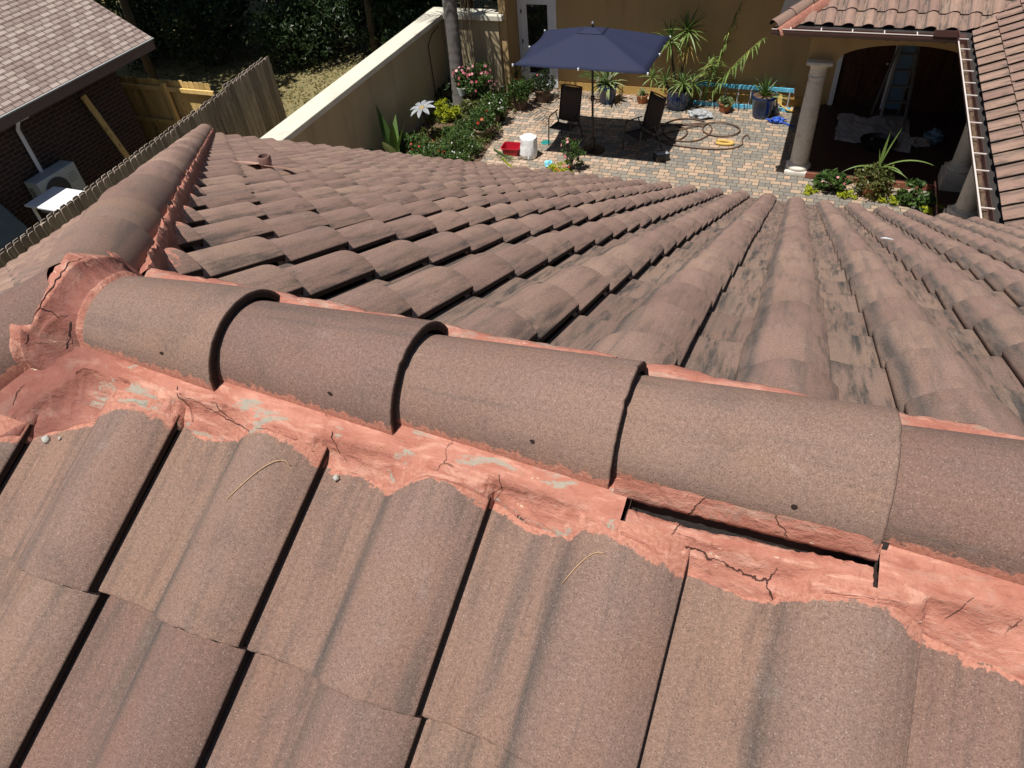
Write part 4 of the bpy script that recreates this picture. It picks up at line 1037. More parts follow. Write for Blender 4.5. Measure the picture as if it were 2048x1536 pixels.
SHR = [(-16.0, 17.2, 1.7, 1.5), (-13.4, 17.4, 1.5, 1.4), (-11.6, 18.6, 2.0, 1.5), (-18.6, 17.0, 2.0, 1.6), (-9.0, 16.9, 1.6, 1.0), (-17.6, 18.4, 2.6, 1.7), (-15.2, 20.2, 3.0, 1.8), (-12.9, 19.3, 2.5, 1.6), (-10.9, 20.5, 2.9, 1.7), (-19.8, 19.6, 3.0, 1.9), (-9.4, 18.3, 2.3, 1.25), (-22.3, 18.6, 3.0, 1.8), (-17.4, 23.0, 3.6, 2.2), (-13.2, 23.8, 3.4, 2.2), (-9.6, 23.8, 3.6, 2.2), (-21.5, 23.6, 3.6, 2.3)]
sl = ['low dark shrub right behind the yellow pine fence', 'low dark shrub between pine fence and grey fence end', 'leafy dark shrub behind the end post of the grey fence', 'dark shrub just past the shingle roof corner', 'low shrub in the corner outside the pale wall cap', 'dark bushy shrub above the left end of the pine fence', 'dark shrub in deep shade behind the pine fence', 'dark shrub with sunlit flecks above the grey fence end', 'dark shrub behind the outer end of the lawn patch', 'dark glossy shrub touching the shingle roof corner', 'small dark shrub tucked against the garden wall corner', 'dark shrub behind the shingle roof slope', 'large dark shrub at the back of the shaded yard', 'large dark shrub at the top edge over the lawn', 'large dark shrub at the top edge left of the palm', 'large dark shrub in the top corner over the shingles']
for (x, y, h, r), l in zip(SHR, sl):
    bg_tree('dark_shrub', l, x, y, h, r, .15, 3000, .17, .075, L_DARK, .06, 'shrubs in the shaded yard', 8, 1.0)
def fanpalm(x, y, h, label):
    t = tag(empty('small_palm', (x, y, ZG-.06)), label, 'palm', 'small palms in the shaded yard')
    mb = MB(); mb.tube([(0, 0, 0), (0, 0, h*.5)], .07, 7); mb.build('trunk', M_TBARK, t)
    mb = MB()
    for i in range(11):
        a = i*2.4; e = random.uniform(.1, 1.2); frond(mb, (0, 0, h*.5), (math.cos(a)*math.cos(e), math.sin(a)*math.cos(e), math.sin(e)), random.uniform(1.1, 1.5), .9, 16, .34, .035, mb, .5)
    mb.build('crown', L_GREEN, t)
fanpalm(-18.6, 17.6, 2.3, 'young green palm beside the shingle roof corner'); fanpalm(-13.9, 17.9, 1.9, 'young green palm behind the grey fence'); fanpalm(-10.4, 18.9, 2.2, 'young palm catching light near the garden wall')
# ground litter and blades in the yard, one mass each
mb = MB(); n = 9000
C = np.stack([rng.uniform(-19, -8.1, n), rng.uniform(11.4, 19.5, n), np.full(n, ZG-.04)], 1); C = C[(C[:, 0] > -12.4) | (C[:, 1] > 11.5)]; n = len(C)
D = rng.normal(size=(n, 3)); D[:, 2] = abs(D[:, 2])*.35+.1; D /= np.linalg.norm(D, axis=1)[:, None]
V, F, r_ = leaf_quads(C, D, rng.uniform(.05, .13, n), rng.uniform(.02, .05, n), rng.random(n)); mb.add(V, F, r_); tag(mb.build('lawn_grass', L_STRAW), kind='stuff')
mb = MB(); mb.tube([(-11.2, 13.9, ZG-.03), (-10.4, 14.9, ZG-.03), (-9.6, 15.9, ZG-.03), (-9.2, 16.6, ZG-.03)], .014, 6); tag(mb.build('cable', M_BLACK), 'thin black cable lying across the sunlit patch of lawn', 'cable')

# ---- flower bed
mb = MB(); n = 5200; k = 0; P = []
from mathutils.geometry import intersect_point_tri_2d
def in_bed(x, y):
    c = False; j = len(bed)-1
    for i in range(len(bed)):
        if (bed[i][1] > y) != (bed[j][1] > y) and x < (bed[j][0]-bed[i][0])*(y-bed[i][1])/(bed[j][1]-bed[i][1])+bed[i][0]: c = not c
        j = i
    return c
while len(P) < 620:
    x, y = random.uniform(-7.5, -5.6), random.uniform(11.2, 16.6)
    if in_bed(x, y) and N3(x*1.3, y*1.3, 3.) > -.12: P.append((x, y))
for (x, y) in P:
    cloud(mb, [((x, y, ZG+.10), (.15, .15, .10))], 14, .10, .045, .6, .2, .6)
tag(mb.build('ground_cover', L_GRASS), kind='stuff')
def bush(name, label, cat, loc, blobs, n, L, W, mat, fl=None, group=None, potspec=None, stems=True):
    t = tag(empty(name, loc), label, cat, group)
    if stems:
        mb = MB()
        for i in range(7):
            c, r = random.choice(blobs); mb.tube([(random.gauss(0, .02), random.gauss(0, .02), 0 if not potspec else potspec[0][-4][1]*.9), (c[0]*.6+random.gauss(0, .06), c[1]*.6+random.gauss(0, .06), c[2]), (c[0]+random.gauss(0, r[0]*.4), c[1]+random.gauss(0, r[1]*.4), c[2]+r[2]*.4)], [.012, .008, .003], 5)
        mb.build('stem', M_TBARK, t)
    mb = cloud(MB(), blobs, n, L, W); mb.build('foliage', mat, t)
    if fl:
        m2 = MB(); flower_dots(m2, blobs, fl[0], fl[1]); m2.build('blossom', fl[2], t)
    if potspec: pot(None, t, potspec[0], potspec[1])
    return t
pb = potprof(.15, .20, .30)
bush('flowering_bush', 'tall bush covered in pink blossoms beside the palm trunk', 'flowering plant', (-6.62, 15.35, ZG), [((0, 0, .75), (.42, .36, .34)), ((.22, -.05, .95), (.30, .28, .26)), ((-.25, -.05, .85), (.25, .25, .22)), ((.30, .1, .5), (.36, .3, .3))], 1300, .10, .045, L_GREEN, (80, .038, L_PINK))
hp_ = tag(empty('hanging_planter', (-6.90, 15.16, ZG)), 'small white planter hanging on the palm trunk under pink blossoms', 'planter')
pot(None, hp_, [(.0, .42), (.07, .42), (.11, .60), (.115, .62), (.105, .62), (.07, .45)], M_WHITE)
mb = MB(); mb.tube([(-.10, .10, .66), (-.02, .04, .70), (.0, .0, .63)], .008, 5); mb.build('hanger_hook', M_RUST, hp_)
cloud(MB(), [((0, -.02, .68), (.14, .13, .10))], 110, .07, .035).build('foliage', L_GREEN, hp_)
bush('potted_bush', 'round green potted bush with one red bloom nearest the glass door', 'potted plant', (-5.55, 15.62, ZG), [((0, 0, .46), (.33, .33, .27)), ((.14, .0, .52), (.22, .22, .2))], 900, .085, .045, L_GREEN, (3, .032, L_REDF), 'potted bushes along the flower bed', (pb, M_POTB))
bush('potted_bush', 'darker potted bush behind the others at the glass door step', 'potted plant', (-5.15, 16.15, ZG), [((0, 0, .46), (.34, .34, .27)), ((-.16, .05, .42), (.25, .22, .2))], 900, .085, .04, L_DARK, (2, .03, L_PINK), 'potted bushes along the flower bed', (pb, M_POTB))
bush('potted_bush', 'potted bush dotted with white flowers on the bed edge', 'potted plant', (-5.92, 14.70, ZG), [((0, 0, .45), (.36, .33, .25)), ((.16, -.05, .46), (.22, .22, .2))], 950, .08, .04, L_GREEN, (14, .026, L_WHITEF), 'potted bushes along the flower bed', (pb, M_POTB))
bush('potted_bush', 'compact bright green potted bush nearest the red tub', 'potted plant', (-5.83, 13.86, ZG), [((0, 0, .47), (.30, .30, .27))], 900, .07, .04, L_GREEN, (4, .04, L_REDF), 'potted bushes along the flower bed', (potprof(.16, .21, .28), simple('tan_pot', (.30, .22, .14), .8)))
bush('garden_bush', 'wide green bush with tiny white flowers at the bed corner', 'bush', (-5.98, 12.95, ZG), [((0, 0, .30), (.46, .42, .32)), ((-.25, .2, .25), (.3, .3, .24)), ((.15, -.2, .22), (.32, .3, .22))], 1500, .075, .035, L_GREEN, (22, .02, L_WHITEF))
bush('lime_bush', 'bright yellow lime bush in the middle of the flower bed', 'bush', (-7.05, 14.55, ZG+.05), [((0, 0, .22), (.32, .28, .22)), ((.16, -.1, .28), (.2, .2, .18)), ((-.15, .1, .30), (.2, .2, .16))], 700, .085, .05, L_LIME)
bush('garden_bush', 'low green bush under the tall metal daisy', 'bush', (-6.35, 13.75, ZG+.05), [((0, 0, .2), (.26, .24, .2)), ((-.2, -.15, .15), (.2, .2, .15))], 520, .09, .05, L_GREEN)
bush('flowering_bush', 'low bush with orange red flowers nearest the roof edge', 'flowering plant', (-7.15, 12.75, ZG+.04), [((0, 0, .22), (.42, .34, .2)), ((-.35, .2, .2), (.3, .3, .18)), ((.35, -.1, .18), (.3, .3, .17))], 900, .085, .04, L_GREEN, (9, .026, L_REDF))
bush('garden_bush', 'leafy green mound between the daisy and the roof edge', 'bush', (-6.45, 12.30, ZG+.03), [((0, 0, .2), (.5, .34, .2)), ((.4, .2, .15), (.3, .3, .16))], 900, .10, .045, L_GREEN, (8, .035, L_REDF))
bush('garden_bush', 'bronze green bush at the foot of the palm trunk', 'bush', (-6.55, 14.95, ZG+.05), [((0, 0, .22), (.32, .28, .2)), ((.25, -.1, .18), (.22, .2, .15))], 520, .09, .045, L_OLIVE)
bush('garden_bush', 'dark shrubs filling the shaded corner behind the palm', 'bush', (-7.2, 15.95, ZG+.05), [((0, 0, .35), (.36, .3, .34)), ((-.2, -.6, .25), (.28, .5, .25))], 800, .11, .05, L_DARK)
sp = tag(empty('spiky_plant', (-6.0, 16.55, ZG)), 'spiky dark rosette plant between pink bush and glass door', 'plant')
mb = MB(); rosette(mb, (0, 0, .35), 34, .62, .035, .7, .0, 1.4); mb.tube([(0, 0, 0), (0, 0, .36)], .04, 7); mb.build('leaves', L_OLIVE, sp)
# banana like plant against the wall
bn = tag(empty('broadleaf_plant', (-7.25, 12.15, ZG)), 'large paddle leaved plant against the garden wall at the roof edge', 'plant')
for i, (d, L_, W_, dr) in enumerate((((-.20, .1, 1), 1.35, .34, .35), ((.16, -.1, 1), 1.15, .30, .2), ((.36, .0, 1), 1.10, .26, .25), ((.05, -.3, .8), .95, .38, .8), ((.75, .1, .7), .95, .28, 1.1), ((-.35, -.3, .7), 1.0, .3, 1.0), ((-.1, .4, .9), 1.1, .3, .7))):
    mb = MB(); strap(mb, (0, 0, .05), d, L_, W_, dr, 12, rnd=.35+.09*i, vee=.16, taper=.98); mb.build('leaf', L_PALE if i == 3 else L_GREEN, bn)
# metal daisy
dz = tag(empty('garden_flower', (-7.02, 13.42, ZG)), 'white metal daisy garden ornament standing above the flower bed', 'garden ornament')
mb = MB(); mb.tube([(0, 0, 0), (-.015, .0, .4), (-.05, -.02, .82)], .018, 8); mb.build('stem', M_RUST, dz)
tl_ = Matrix.Translation((-.05, -.02, .83)) @ Matrix.Rotation(R(14), 4, 'X') @ Matrix.Rotation(R(-6), 4, 'Y')
for k in range(8):
    a = k*math.pi/4+.15; mb = MB(); V = []; F = []
    for i in range(6):
        t = i/5; w = .058*math.sin(math.pi*(.10+.80*t))**1.1; x = .05+.27*t; z = .03*math.sin(t*2.6)-.05*t*t
        for s in (-1, 0, 1): V.append(tl_ @ Vector((x*math.cos(a)-s*w*math.sin(a), x*math.sin(a)+s*w*math.cos(a), z+abs(s)*.018)))
    for i in range(5):
        for s in (0, 1): F.append((i*3+s, i*3+s+1, i*3+s+4, i*3+s+3))
    mb.add([v[:] for v in V], F); mb.build('petal', M_METF, dz)
mb = MB(); mb.lathe([(.0, .045), (.05, .035), (.075, .01), (.07, -.015), (0, -.02)], (0, 0, 0), 18, False); V = np.vstack(mb.V); mb.V = [np.array([(tl_ @ Vector(v))[:] for v in V])]; mb.build('flower_centre', simple('gilt', (.34, .26, .13), .6), dz)
mb = MB(); mb.tube([(0, 0, .42), (.12, -.03, .50), (.2, -.04, .62)], .008, 5); mb.build('metal_leaf', M_RUST, dz)
mb = MB(); mb.lathe([(.05, 0), (.075, .09), (.07, .09), (.045, .01)], (0, 0, 0), 14, True); tag(mb.build('small_pot', M_RED, None, False, (-6.92, 13.28, ZG+.02)), 'small red pot at the foot of the metal daisy', 'pot')
hk = MB(); hk.tube([(-7.66, 15.2, ZG), (-7.66, 15.2, ZG+1.55), (-7.62, 15.4, ZG+1.75), (-7.62, 15.75, ZG+1.8)], .012, 6); tag(hk.build('plant_hook', M_RUST), 'thin rusty rod bent against the wall beside the palm', 'plant hook')

# ---- pots along the wing wall
pl = tag(empty('potted_lily', (-3.54, 16.38, ZG)), 'cobalt pot of white flowered lilies behind the parasol pole', 'potted plant')
pot(None, pl, potprof(.17, .24, .44), M_GLAZE)
mb = MB(); rosette(mb, (0, 0, .42), 46, .50, .085, 1.3, .1, 1.4, 5); mb.build('leaves', L_PALE, pl)
mb = MB()
for (x, y, z) in ((.44, -.1, .78), (.36, .05, .70), (-.2, -.2, .55), (.1, -.2, .62)): strap(mb, (x, y, z), (random.gauss(0, .2), -.3, .8), .20, .12, .4, 5, vee=.3)
mb.build('blossom', L_WHITEF, pl)
mb = MB()
for i in range(5): a = 2.2+i*.45; frond(mb, (0, 0, .42), (math.cos(a), math.sin(a)*.6, .9), .75, 1.1, 14, .16, .014, mb, .3)
mb.build('fern_frond', L_GREEN, pl)
t1 = tag(empty('terracotta_planter', (-2.70, 16.50, ZG)), 'small terracotta pot left of the yucca by the wall', 'potted plant'); pot(None, t1, potprof(.10, .145, .21), M_TERRA)
mb = MB(); rosette(mb, (0, 0, .2), 26, .20, .05, .6, .1, 1.3, 4); mb.build('leaves', L_PALE, t1)
t2 = tag(empty('terracotta_planter', (-.70, 16.38, ZG)), 'terracotta pot in front of the blue ladder', 'potted plant'); pot(None, t2, potprof(.11, .155, .22), M_TERRA)
mb = MB(); cloud(mb, [((0, 0, .27), (.19, .19, .10))], 150, .11, .07, .4, .4, .8); mb.build('leaves', L_PALE, t2)
yu = tag(empty('potted_yucca', (-1.80, 16.38, ZG)), 'tall two stemmed yucca in a wide cobalt pot', 'potted plant')
pot(None, yu, [(0, 0), (.22, 0), (.27, .12), (.285, .30), (.27, .42), (.285, .45), (.26, .45), (.245, .40), (.2, .03)], M_GLAZE)
heads = [((-.28, .0, 1.52), 46, .52, .055), ((.08, .05, 1.72), 52, .55, .055), ((-.62, -.15, .72), 22, .34, .045), ((-.30, -.22, .68), 26, .36, .045), ((.10, -.20, .66), 34, .42, .045), ((.34, -.12, .62), 22, .36, .045), ((.62, .1, .98), 18, .30, .045)]
for i, (c, n_, L_, W_) in enumerate(heads):
    mb = MB(); mb.tube([(random.gauss(0, .05), random.gauss(0, .05), .4), (c[0]*.7, c[1]*.7, .4+(c[2]-.4)*.55), c], [.034, .028, .022], 7); mb.build('stem', M_TBARK, yu)
    mb = MB(); rosette(mb, c, n_, L_, W_, .7, -.75, 1.4, 5); mb.build('leaf_rosette', L_YUC, yu)
mb = MB(); rosette(mb, (.10, .0, 1.50), 30, .50, .03, .5, -1.3, -.5, 5); mb.build('dead_leaves', leaf_material('straw_leaf', (.30, .20, .06), (.42, .32, .10)), yu)
ar = tag(empty('feather_palm', (-1.25, 16.72, ZG)), 'feathery palm with arching fronds against the wall right of the yucca', 'palm')
for (d, L_, dr) in (((.75, -.25, 1.25), 2.05, .35), ((.35, -.05, 1.5), 2.3, .25), ((.15, -.3, 1.3), 1.3, .9)):
    mb = MB(); frond(mb, (0, 0, .05), d, L_, dr, 26, .46, .036, mb, .75, .3, 1.); mb.build('frond', L_YUC, ar)
al = tag(empty('potted_aloe', (.15, 16.28, ZG)), 'aloe in a tall cobalt pot at the ladder end', 'potted plant')
pot(None, al, potprof(.20, .27, .50), M_GLAZE)
mb = MB(); rosette(mb, (0, 0, .46), 34, .44, .045, .4, .45, 1.45, 5); mb.build('leaves', L_GREEN, al)
mb = MB(); 
for a in (-.3, .1, -.6): strap(mb, (0.1, -.05, .46), (math.cos(a), math.sin(a), .5), .50, .05, .8, 6)
mb.build('pale_leaf', L_PALE, al)
# ---- in front of the porch
bush('leafy_bush', 'rounded dark green bush beside the porch column', 'bush', (1.78, 13.14, ZG), [((0, 0, .20), (.30, .22, .19)), ((.14, 0, .22), (.22, .18, .16))], 560, .11, .07, L_GREEN, (2, .03, L_PINK), 'bushes along the porch kerb')
bush('leafy_bush', 'blue green bush before the shaded pedestal of the wing', 'bush', (3.32, 13.0, ZG), [((0, 0, .22), (.30, .24, .21)), ((.17, -.12, .13), (.2, .16, .13)), ((-.18, 0, .17), (.17, .16, .13))], 620, .11, .07, L_GREEN, (2, .025, L_PINK), 'bushes along the porch kerb')
mb = MB()
for (x, y) in ((1.45, 13.0), (2.15, 12.95), (2.92, 12.95), (3.6, 12.72), (3.72, 12.85)): cloud(mb, [((x, y, ZG+.07), (.17, .12, .08))], 130, .08, .03, .5, .2, .5)
tag(mb.build('kerb_ground_cover', L_LIME), kind='stuff')
sv = tag(empty('succulent_urn', (2.58, 13.18, ZG)), 'pot overgrown with olive succulents and long arching straps before the porch', 'potted plant')
pot(None, sv, potprof(.15, .20, .30), M_TERRA)
mb = cloud(MB(), [((0, 0, .30), (.36, .32, .30)), ((.05, -.05, .42), (.26, .24, .2))], 1250, .065, .045, .4, .7, .2); mb.build('foliage', L_OLIVE, sv)
for (d, L_, dr) in (((.9, -.1, 1.0), 1.10, 1.35), ((.05, .15, 1.3), .72, .1), ((.25, .1, 1.2), .85, .3), ((-.8, -.3, .6), .72, 1.2), ((.7, -.4, .5), .62, 1.0), ((-.2, .1, 1.2), .42, .2), ((.5, -.4, .8), .6, 1.5)):
    mb = MB(); strap(mb, (0, 0, .52), d, L_, .075, dr, 10, rnd=.5, taper=.98); mb.build('strap_leaf', L_YUC, sv)
bush('flowering_bush', 'upright bush with red flowers at its foot near the roof edge', 'flowering plant', (-3.36, 12.86, ZG), [((.02, 0, .52), (.20, .2, .24)), ((.05, 0, .32), (.24, .22, .2))], 620, .08, .035, L_GREEN, (9, .034, L_PINK))
bush('flowering_bush', 'low mat of red flowers under the upright bush', 'flowering plant', (-3.52, 12.72, ZG), [((0, 0, .10), (.26, .2, .12))], 260, .07, .03, L_LIME, (12, .026, L_REDF), None, None, False)

# ------------------------------------------------------------------ parasol
pa = tag(empty('parasol', (-3.16, 13.82, ZG)), 'rectangular navy blue parasol with vented top casting a dark shadow', 'parasol')
hx, hy, ze, zt = 1.37, .98, 2.15, 2.60
def canopy(hx, hy, ze, zt, n, sag, mat, name, x0=0.):
    per = []
    for a, b in (((-hx, -hy), (0, -hy)), ((0, -hy), (hx, -hy)), ((hx, -hy), (hx, 0)), ((hx, 0), (hx, hy)), ((hx, hy), (0, hy)), ((0, hy), (-hx, hy)), ((-hx, hy), (-hx, 0)), ((-hx, 0), (-hx, -hy))):
        for t in np.linspace(0, 1, 9)[:-1]:
            k = 4*t*(1-t); per.append((a[0]+(b[0]-a[0])*t, a[1]+(b[1]-a[1])*t, k))
    V = []; m = len(per)
    for i in range(n+1):
        q = i/n
        for (x, y, k) in per:
            inn = 1-.028*k*q; V.append((x*q*inn, y*q*inn, zt-(zt-ze)*q**1.12-sag*k*q*(1-.3*q)+.0))
    F = [(i*m+j, (i+1)*m+j, (i+1)*m+(j+1) % m, i*m+(j+1) % m) for i in range(n) for j in range(m)]
    o = mk(name, V, F, mat, pa, {'rnd': np.full(len(V), .5)}, True); s = o.modifiers.new('thick', 'SOLIDIFY'); s.thickness = .004; return o
canopy(hx, hy, ze, zt, 10, .035, M_NAVY, 'canopy')
canopy(.27, .195, zt-.066, zt+.005, 4, .004, M_NAVY, 'canopy_vent')
mb = MB(); mb.tube([(0, 0, .0), (0, 0, zt+.04)], .024, 10); mb.build('pole', M_POLE, pa)
mb = MB(); mb.lathe([(.26, 0), (.26, .03), (.05, .05), (.045, .30), (.035, .31)], (0, 0, 0), 24, True); mb.build('base', M_POLE, pa)
mb = MB(); mb.lathe([(.0, .0), (.02, .01), (.025, .03), (.012, .06), (0, .065)], (0, 0, zt+.045), 12, False); mb.build('finial', M_SILV, pa)
mb = MB(); mb.lathe([(.024, 0), (.045, .02), (.045, .10), (.024, .12)], (0, 0, 1.12), 14, False); mb.tube([(.03, -.02, 1.18), (.10, -.05, 1.18), (.10, -.05, 1.13)], .01, 6); mb.build('crank', M_POLE, pa)
for (x, y) in ((-hx, -hy), (0, -hy), (hx, -hy), (hx, 0), (hx, hy), (0, hy), (-hx, hy), (-hx, 0)):
    mb = MB(); mb.bar((0, 0, zt-.05), (x*.98, y*.98, ze-.02), .022, .016); mb.bar((0, 0, zt-.55), (x*.5, y*.5, zt-(zt-ze)*.5-.03), .016, .012); mb.build('rib', M_POLE, pa)
    mb = MB(); mb.lathe([(.0, -.03), (.018, -.02), (.018, .02), (0, .03)], (x*.995, y*.995, ze-.005), 8, False); mb.build('rib_tip', M_WHITE, pa)
# ------------------------------------------------------------------ sling chairs
def chair(loc, rz, label):
    c = tag(empty('patio_chair', loc, rz), label, 'chair', 'sling chairs under the parasol'); w = .27
    for s in (-1, 1):
        mb = MB(); mb.tube([(s*w, -.30, 0), (s*w, -.27, .30), (s*w, -.24, .60), (s*w, -.20, .635), (s*w, .05, .63), (s*w, .20, .62)], .014, 8); mb.build('arm', M_POLE, c)
        mb = MB(); mb.tube([(s*w*.92, -.26, .40), (s*w*.92, .16, .37), (s*w*.92, .22, .45), (s*w*.92, .40, 1.12)], .014, 8); mb.build('side_rail', M_POLE, c)
        mb = MB(); mb.tube([(s*w, .10, .62), (s*w, .24, .30), (s*w, .36, 0)], .013, 8); mb.build('leg', M_POLE, c)
    mb = MB(); mb.tube([(-w*.92, .40, 1.12), (0, .405, 1.13), (w*.92, .40, 1.12)], .014, 8); mb.build('crossbar', M_POLE, c)
    mb = MB(); mb.tube([(-w*.92, -.26, .40), (w*.92, -.26, .40)], .013, 8); mb.build('crossbar', M_POLE, c)
    mb = MB(); mb.tube([(-w, .24, .30), (w, .24, .30)], .011, 8); mb.build('crossbar', M_POLE, c)
    def sling(pts, name):
        V = []; n = 8
        for (y, z) in pts:
            for k in range(n+1):
                t = -1+2*k/n; V.append((t*w*.90, y, z-.018*(1-t*t)))
        F = [(i*(n+1)+k, i*(n+1)+k+1, (i+1)*(n+1)+k+1, (i+1)*(n+1)+k) for i in range(len(pts)-1) for k in range(n)]
        o = mk(name, V, F, M_SLING, c, {'rnd': np.full(len(V), .5)}, True); s = o.modifiers.new('thick', 'SOLIDIFY'); s.thickness = .004
    sling([(-.26, .405), (-.1, .385), (.05, .37), (.16, .372)], 'seat_sling'); sling([(.20, .41), (.25, .55), (.30, .75), (.36, .96), (.398, 1.115)], 'back_sling')
chair((-3.90, 14.12, ZG), R(-8), 'upright patio chair on the left of the parasol pole facing the roof')
chair((-2.12, 14.05, ZG), R(-38), 'patio chair right of the parasol pole turned towards it')

# ------------------------------------------------------------------ odds and ends on the patio
tub = tag(empty('wash_tub', (-4.90, 13.32, ZG), R(4)), 'red plastic wash tub on the pavers beside the white sack', 'tub')
bm = MB(); a0, b0, a1, b1, h = .17, .135, .205, .165, .17
def rrect(a, b, r, z, n=5):
    P = []
    for (sx, sy, s0) in ((1, 1, 0), (-1, 1, 1), (-1, -1, 2), (1, -1, 3)):
        for k in range(n+1):
            q = math.pi/2*(s0+k/n); P.append((sx*(a-r)+r*math.cos(q), sy*(b-r)+r*math.sin(q), z))
    return P
L_ = [rrect(a0, b0, .05, 0), rrect(a1, b1, .06, h), rrect(a1+.015, b1+.015, .06, h+.002), rrect(a1+.015, b1+.015, .06, h+.012), rrect(a1-.006, b1-.006, .055, h+.012), rrect(a0-.004, b0-.004, .045, .008)]
m_ = len(L_[0]); bm.add(sum(L_, []), [(i*m_+k, i*m_+(k+1) % m_, (i+1)*m_+(k+1) % m_, (i+1)*m_+k) for i in range(len(L_)-1) for k in range(m_)]+[tuple(range(m_))[::-1], tuple((len(L_)-1)*m_+k for k in range(m_))])
auto_smooth(bm.build('tub_body', M_RED, tub), 40)
sk = MB(); V = []; n = 36; prof = [(.14, 0), (.185, .02), (.20, .12), (.195, .25), (.18, .36), (.185, .44), (.175, .47), (.15, .465), (.13, .40), (.05, .38)]
for i, (r, z) in enumerate(prof):
    for k in range(n):
        a = 2*math.pi*k/n; q = 1+.16*N3(math.cos(a)*1.5, math.sin(a)*1.5, z*5)+.10*N3(math.cos(a)*4, math.sin(a)*4, z*9+4)
        V.append((r*q*math.cos(a), r*q*math.sin(a)*.92, z*(1+.05*N3(math.cos(a), math.sin(a), 2))))
sk.add(V, [(i*n+k, i*n+(k+1) % n, (i+1)*n+(k+1) % n, (i+1)*n+k) for i in range(len(prof)-1) for k in range(n)]+[tuple(range(n))[::-1], tuple((len(prof)-1)*n+k for k in range(n))])
sk.add([(-.14, -.12, 0), (-.22, -.17, .0), (-.20, -.19, .06), (-.13, -.16, .10)], [(0, 1, 2, 3)])
tag(auto_smooth(sk.build('sack', M_SACK, None, True, (-4.45, 13.24, ZG)), 60), 'open white woven sack standing on the pavers', 'sack')
mb = MB(); mb.lathe([(0, .012), (.10, .012), (.115, .006), (.115, 0)], (0, 0, 0), 24, False); tag(mb.build('lid', M_TEAL, None, False, (-4.32, 13.98, ZG)), 'small teal lid lying by the left chair', 'lid')
def crumple(name, c, r, mat, label, cat, flat=.5, seed=0, sub=3, amp=.5):
    bm = bmesh.new(); bmesh.ops.create_icosphere(bm, subdivisions=sub, radius=1)
    for v in bm.verts:
        q = 1+amp*N3(v.co.x*1.8+seed, v.co.y*1.8, v.co.z*1.8)+amp*.6*N3(v.co.x*5+seed, v.co.y*5, v.co.z*5)
        v.co = Vector((v.co.x*r[0]*q, v.co.y*r[1]*q, max(-.0, (v.co.z+.75)*r[2]*q*.6)))
    V = [v.co[:] for v in bm.verts]; bm.verts.index_update(); F = [[v.index for v in f.verts] for f in bm.faces]; bm.free()
    return tag(mk(name, V, F, mat, None, {'rnd': np.full(len(V), .5)}, False, c), label, cat)
crumple('wrapper', (-3.90, 12.94, ZG), (.10, .09, .10), M_SKYB, 'crumpled pale blue wrapper near the roof edge', 'wrapper', seed=3)
crumple('plastic_film', (-1.20, 15.98, ZG), (.24, .17, .13), M_FLUTE, 'heap of clear plastic film on the hose by the yucca pot', 'plastic film', seed=7)
crumple('strap_bundle', (.50, 16.02, ZG), (.17, .10, .10), M_BLUE, 'tangled blue strap on the pavers below the aloe pot', 'strap', seed=11, amp=.8)
mb = MB(); mb.tube([(.62, 15.98, ZG+.02), (.74, 15.93, ZG+.03), (.80, 15.88, ZG+.02), (.92, 15.86, ZG+.015)], .02, 6); tag(mb.build('strap_end', M_BLUE), 'loose blue strap tail trailing from the tangled blue strap', 'strap')
kp = MB(); V = []; n = 26
for i in range(n+1):
    a = -2.5+5.0*i/n
    for j in range(9):
        b = 2*math.pi*j/9; rr = .042; V.append(((.155+rr*math.cos(b))*math.cos(a)*1.15, (.085+rr*math.cos(b)*.8)*math.sin(a)*.95, .035+rr*.8*math.sin(b)))
kp.add(V, [(i*9+j, i*9+(j+1) % 9, (i+1)*9+(j+1) % 9, (i+1)*9+j) for i in range(n) for j in range(9)]+[tuple(range(9))[::-1], tuple(n*9+j for j in range(9))])
tag(kp.build('neck_cushion', M_YEL, None, True, (-.44, 14.72, ZG)), 'yellow curved foam cushion alone on the open pavers', 'cushion')
rd = tag(empty('power_pack', (-1.60, 13.72, ZG), R(35)), 'grey topped black box on the pavers at the shadow corner', 'box')
mb = MB(); mb.bbox((-.15, -.11, 0), (.15, .11, .16), .012); mb.build('case', M_BLACK, rd)
mb = MB(); mb.bbox((-.13, -.09, .161), (.13, .09, .172), .004); mb.build('top_panel', M_GREYP, rd)
mb = MB(); mb.tube([(-.12, 0, .172), (-.11, 0, .21), (.11, 0, .21), (.12, 0, .172)], .009, 6); mb.build('handle', M_BLACK, rd)
# palm cuttings
mb = MB()
frond(mb, (-5.35, 13.35, ZG+.03), (.7, -.5, .05), .75, .02, 16, .2, .02, mb, .1)
tag(mb.build('cut_frond', L_GREEN), 'cut green palm frond lying beside the red tub', 'frond')
mb = MB(); mb.tube([(-5.0, 13.0, ZG+.03), (-4.75, 12.75, ZG+.02), (-4.55, 12.62, ZG+.02)], [.022, .018, .03], 6); tag(mb.build('cut_stalk', L_LIME), 'yellow green cut palm stalk on the pavers before the tub', 'stalk')
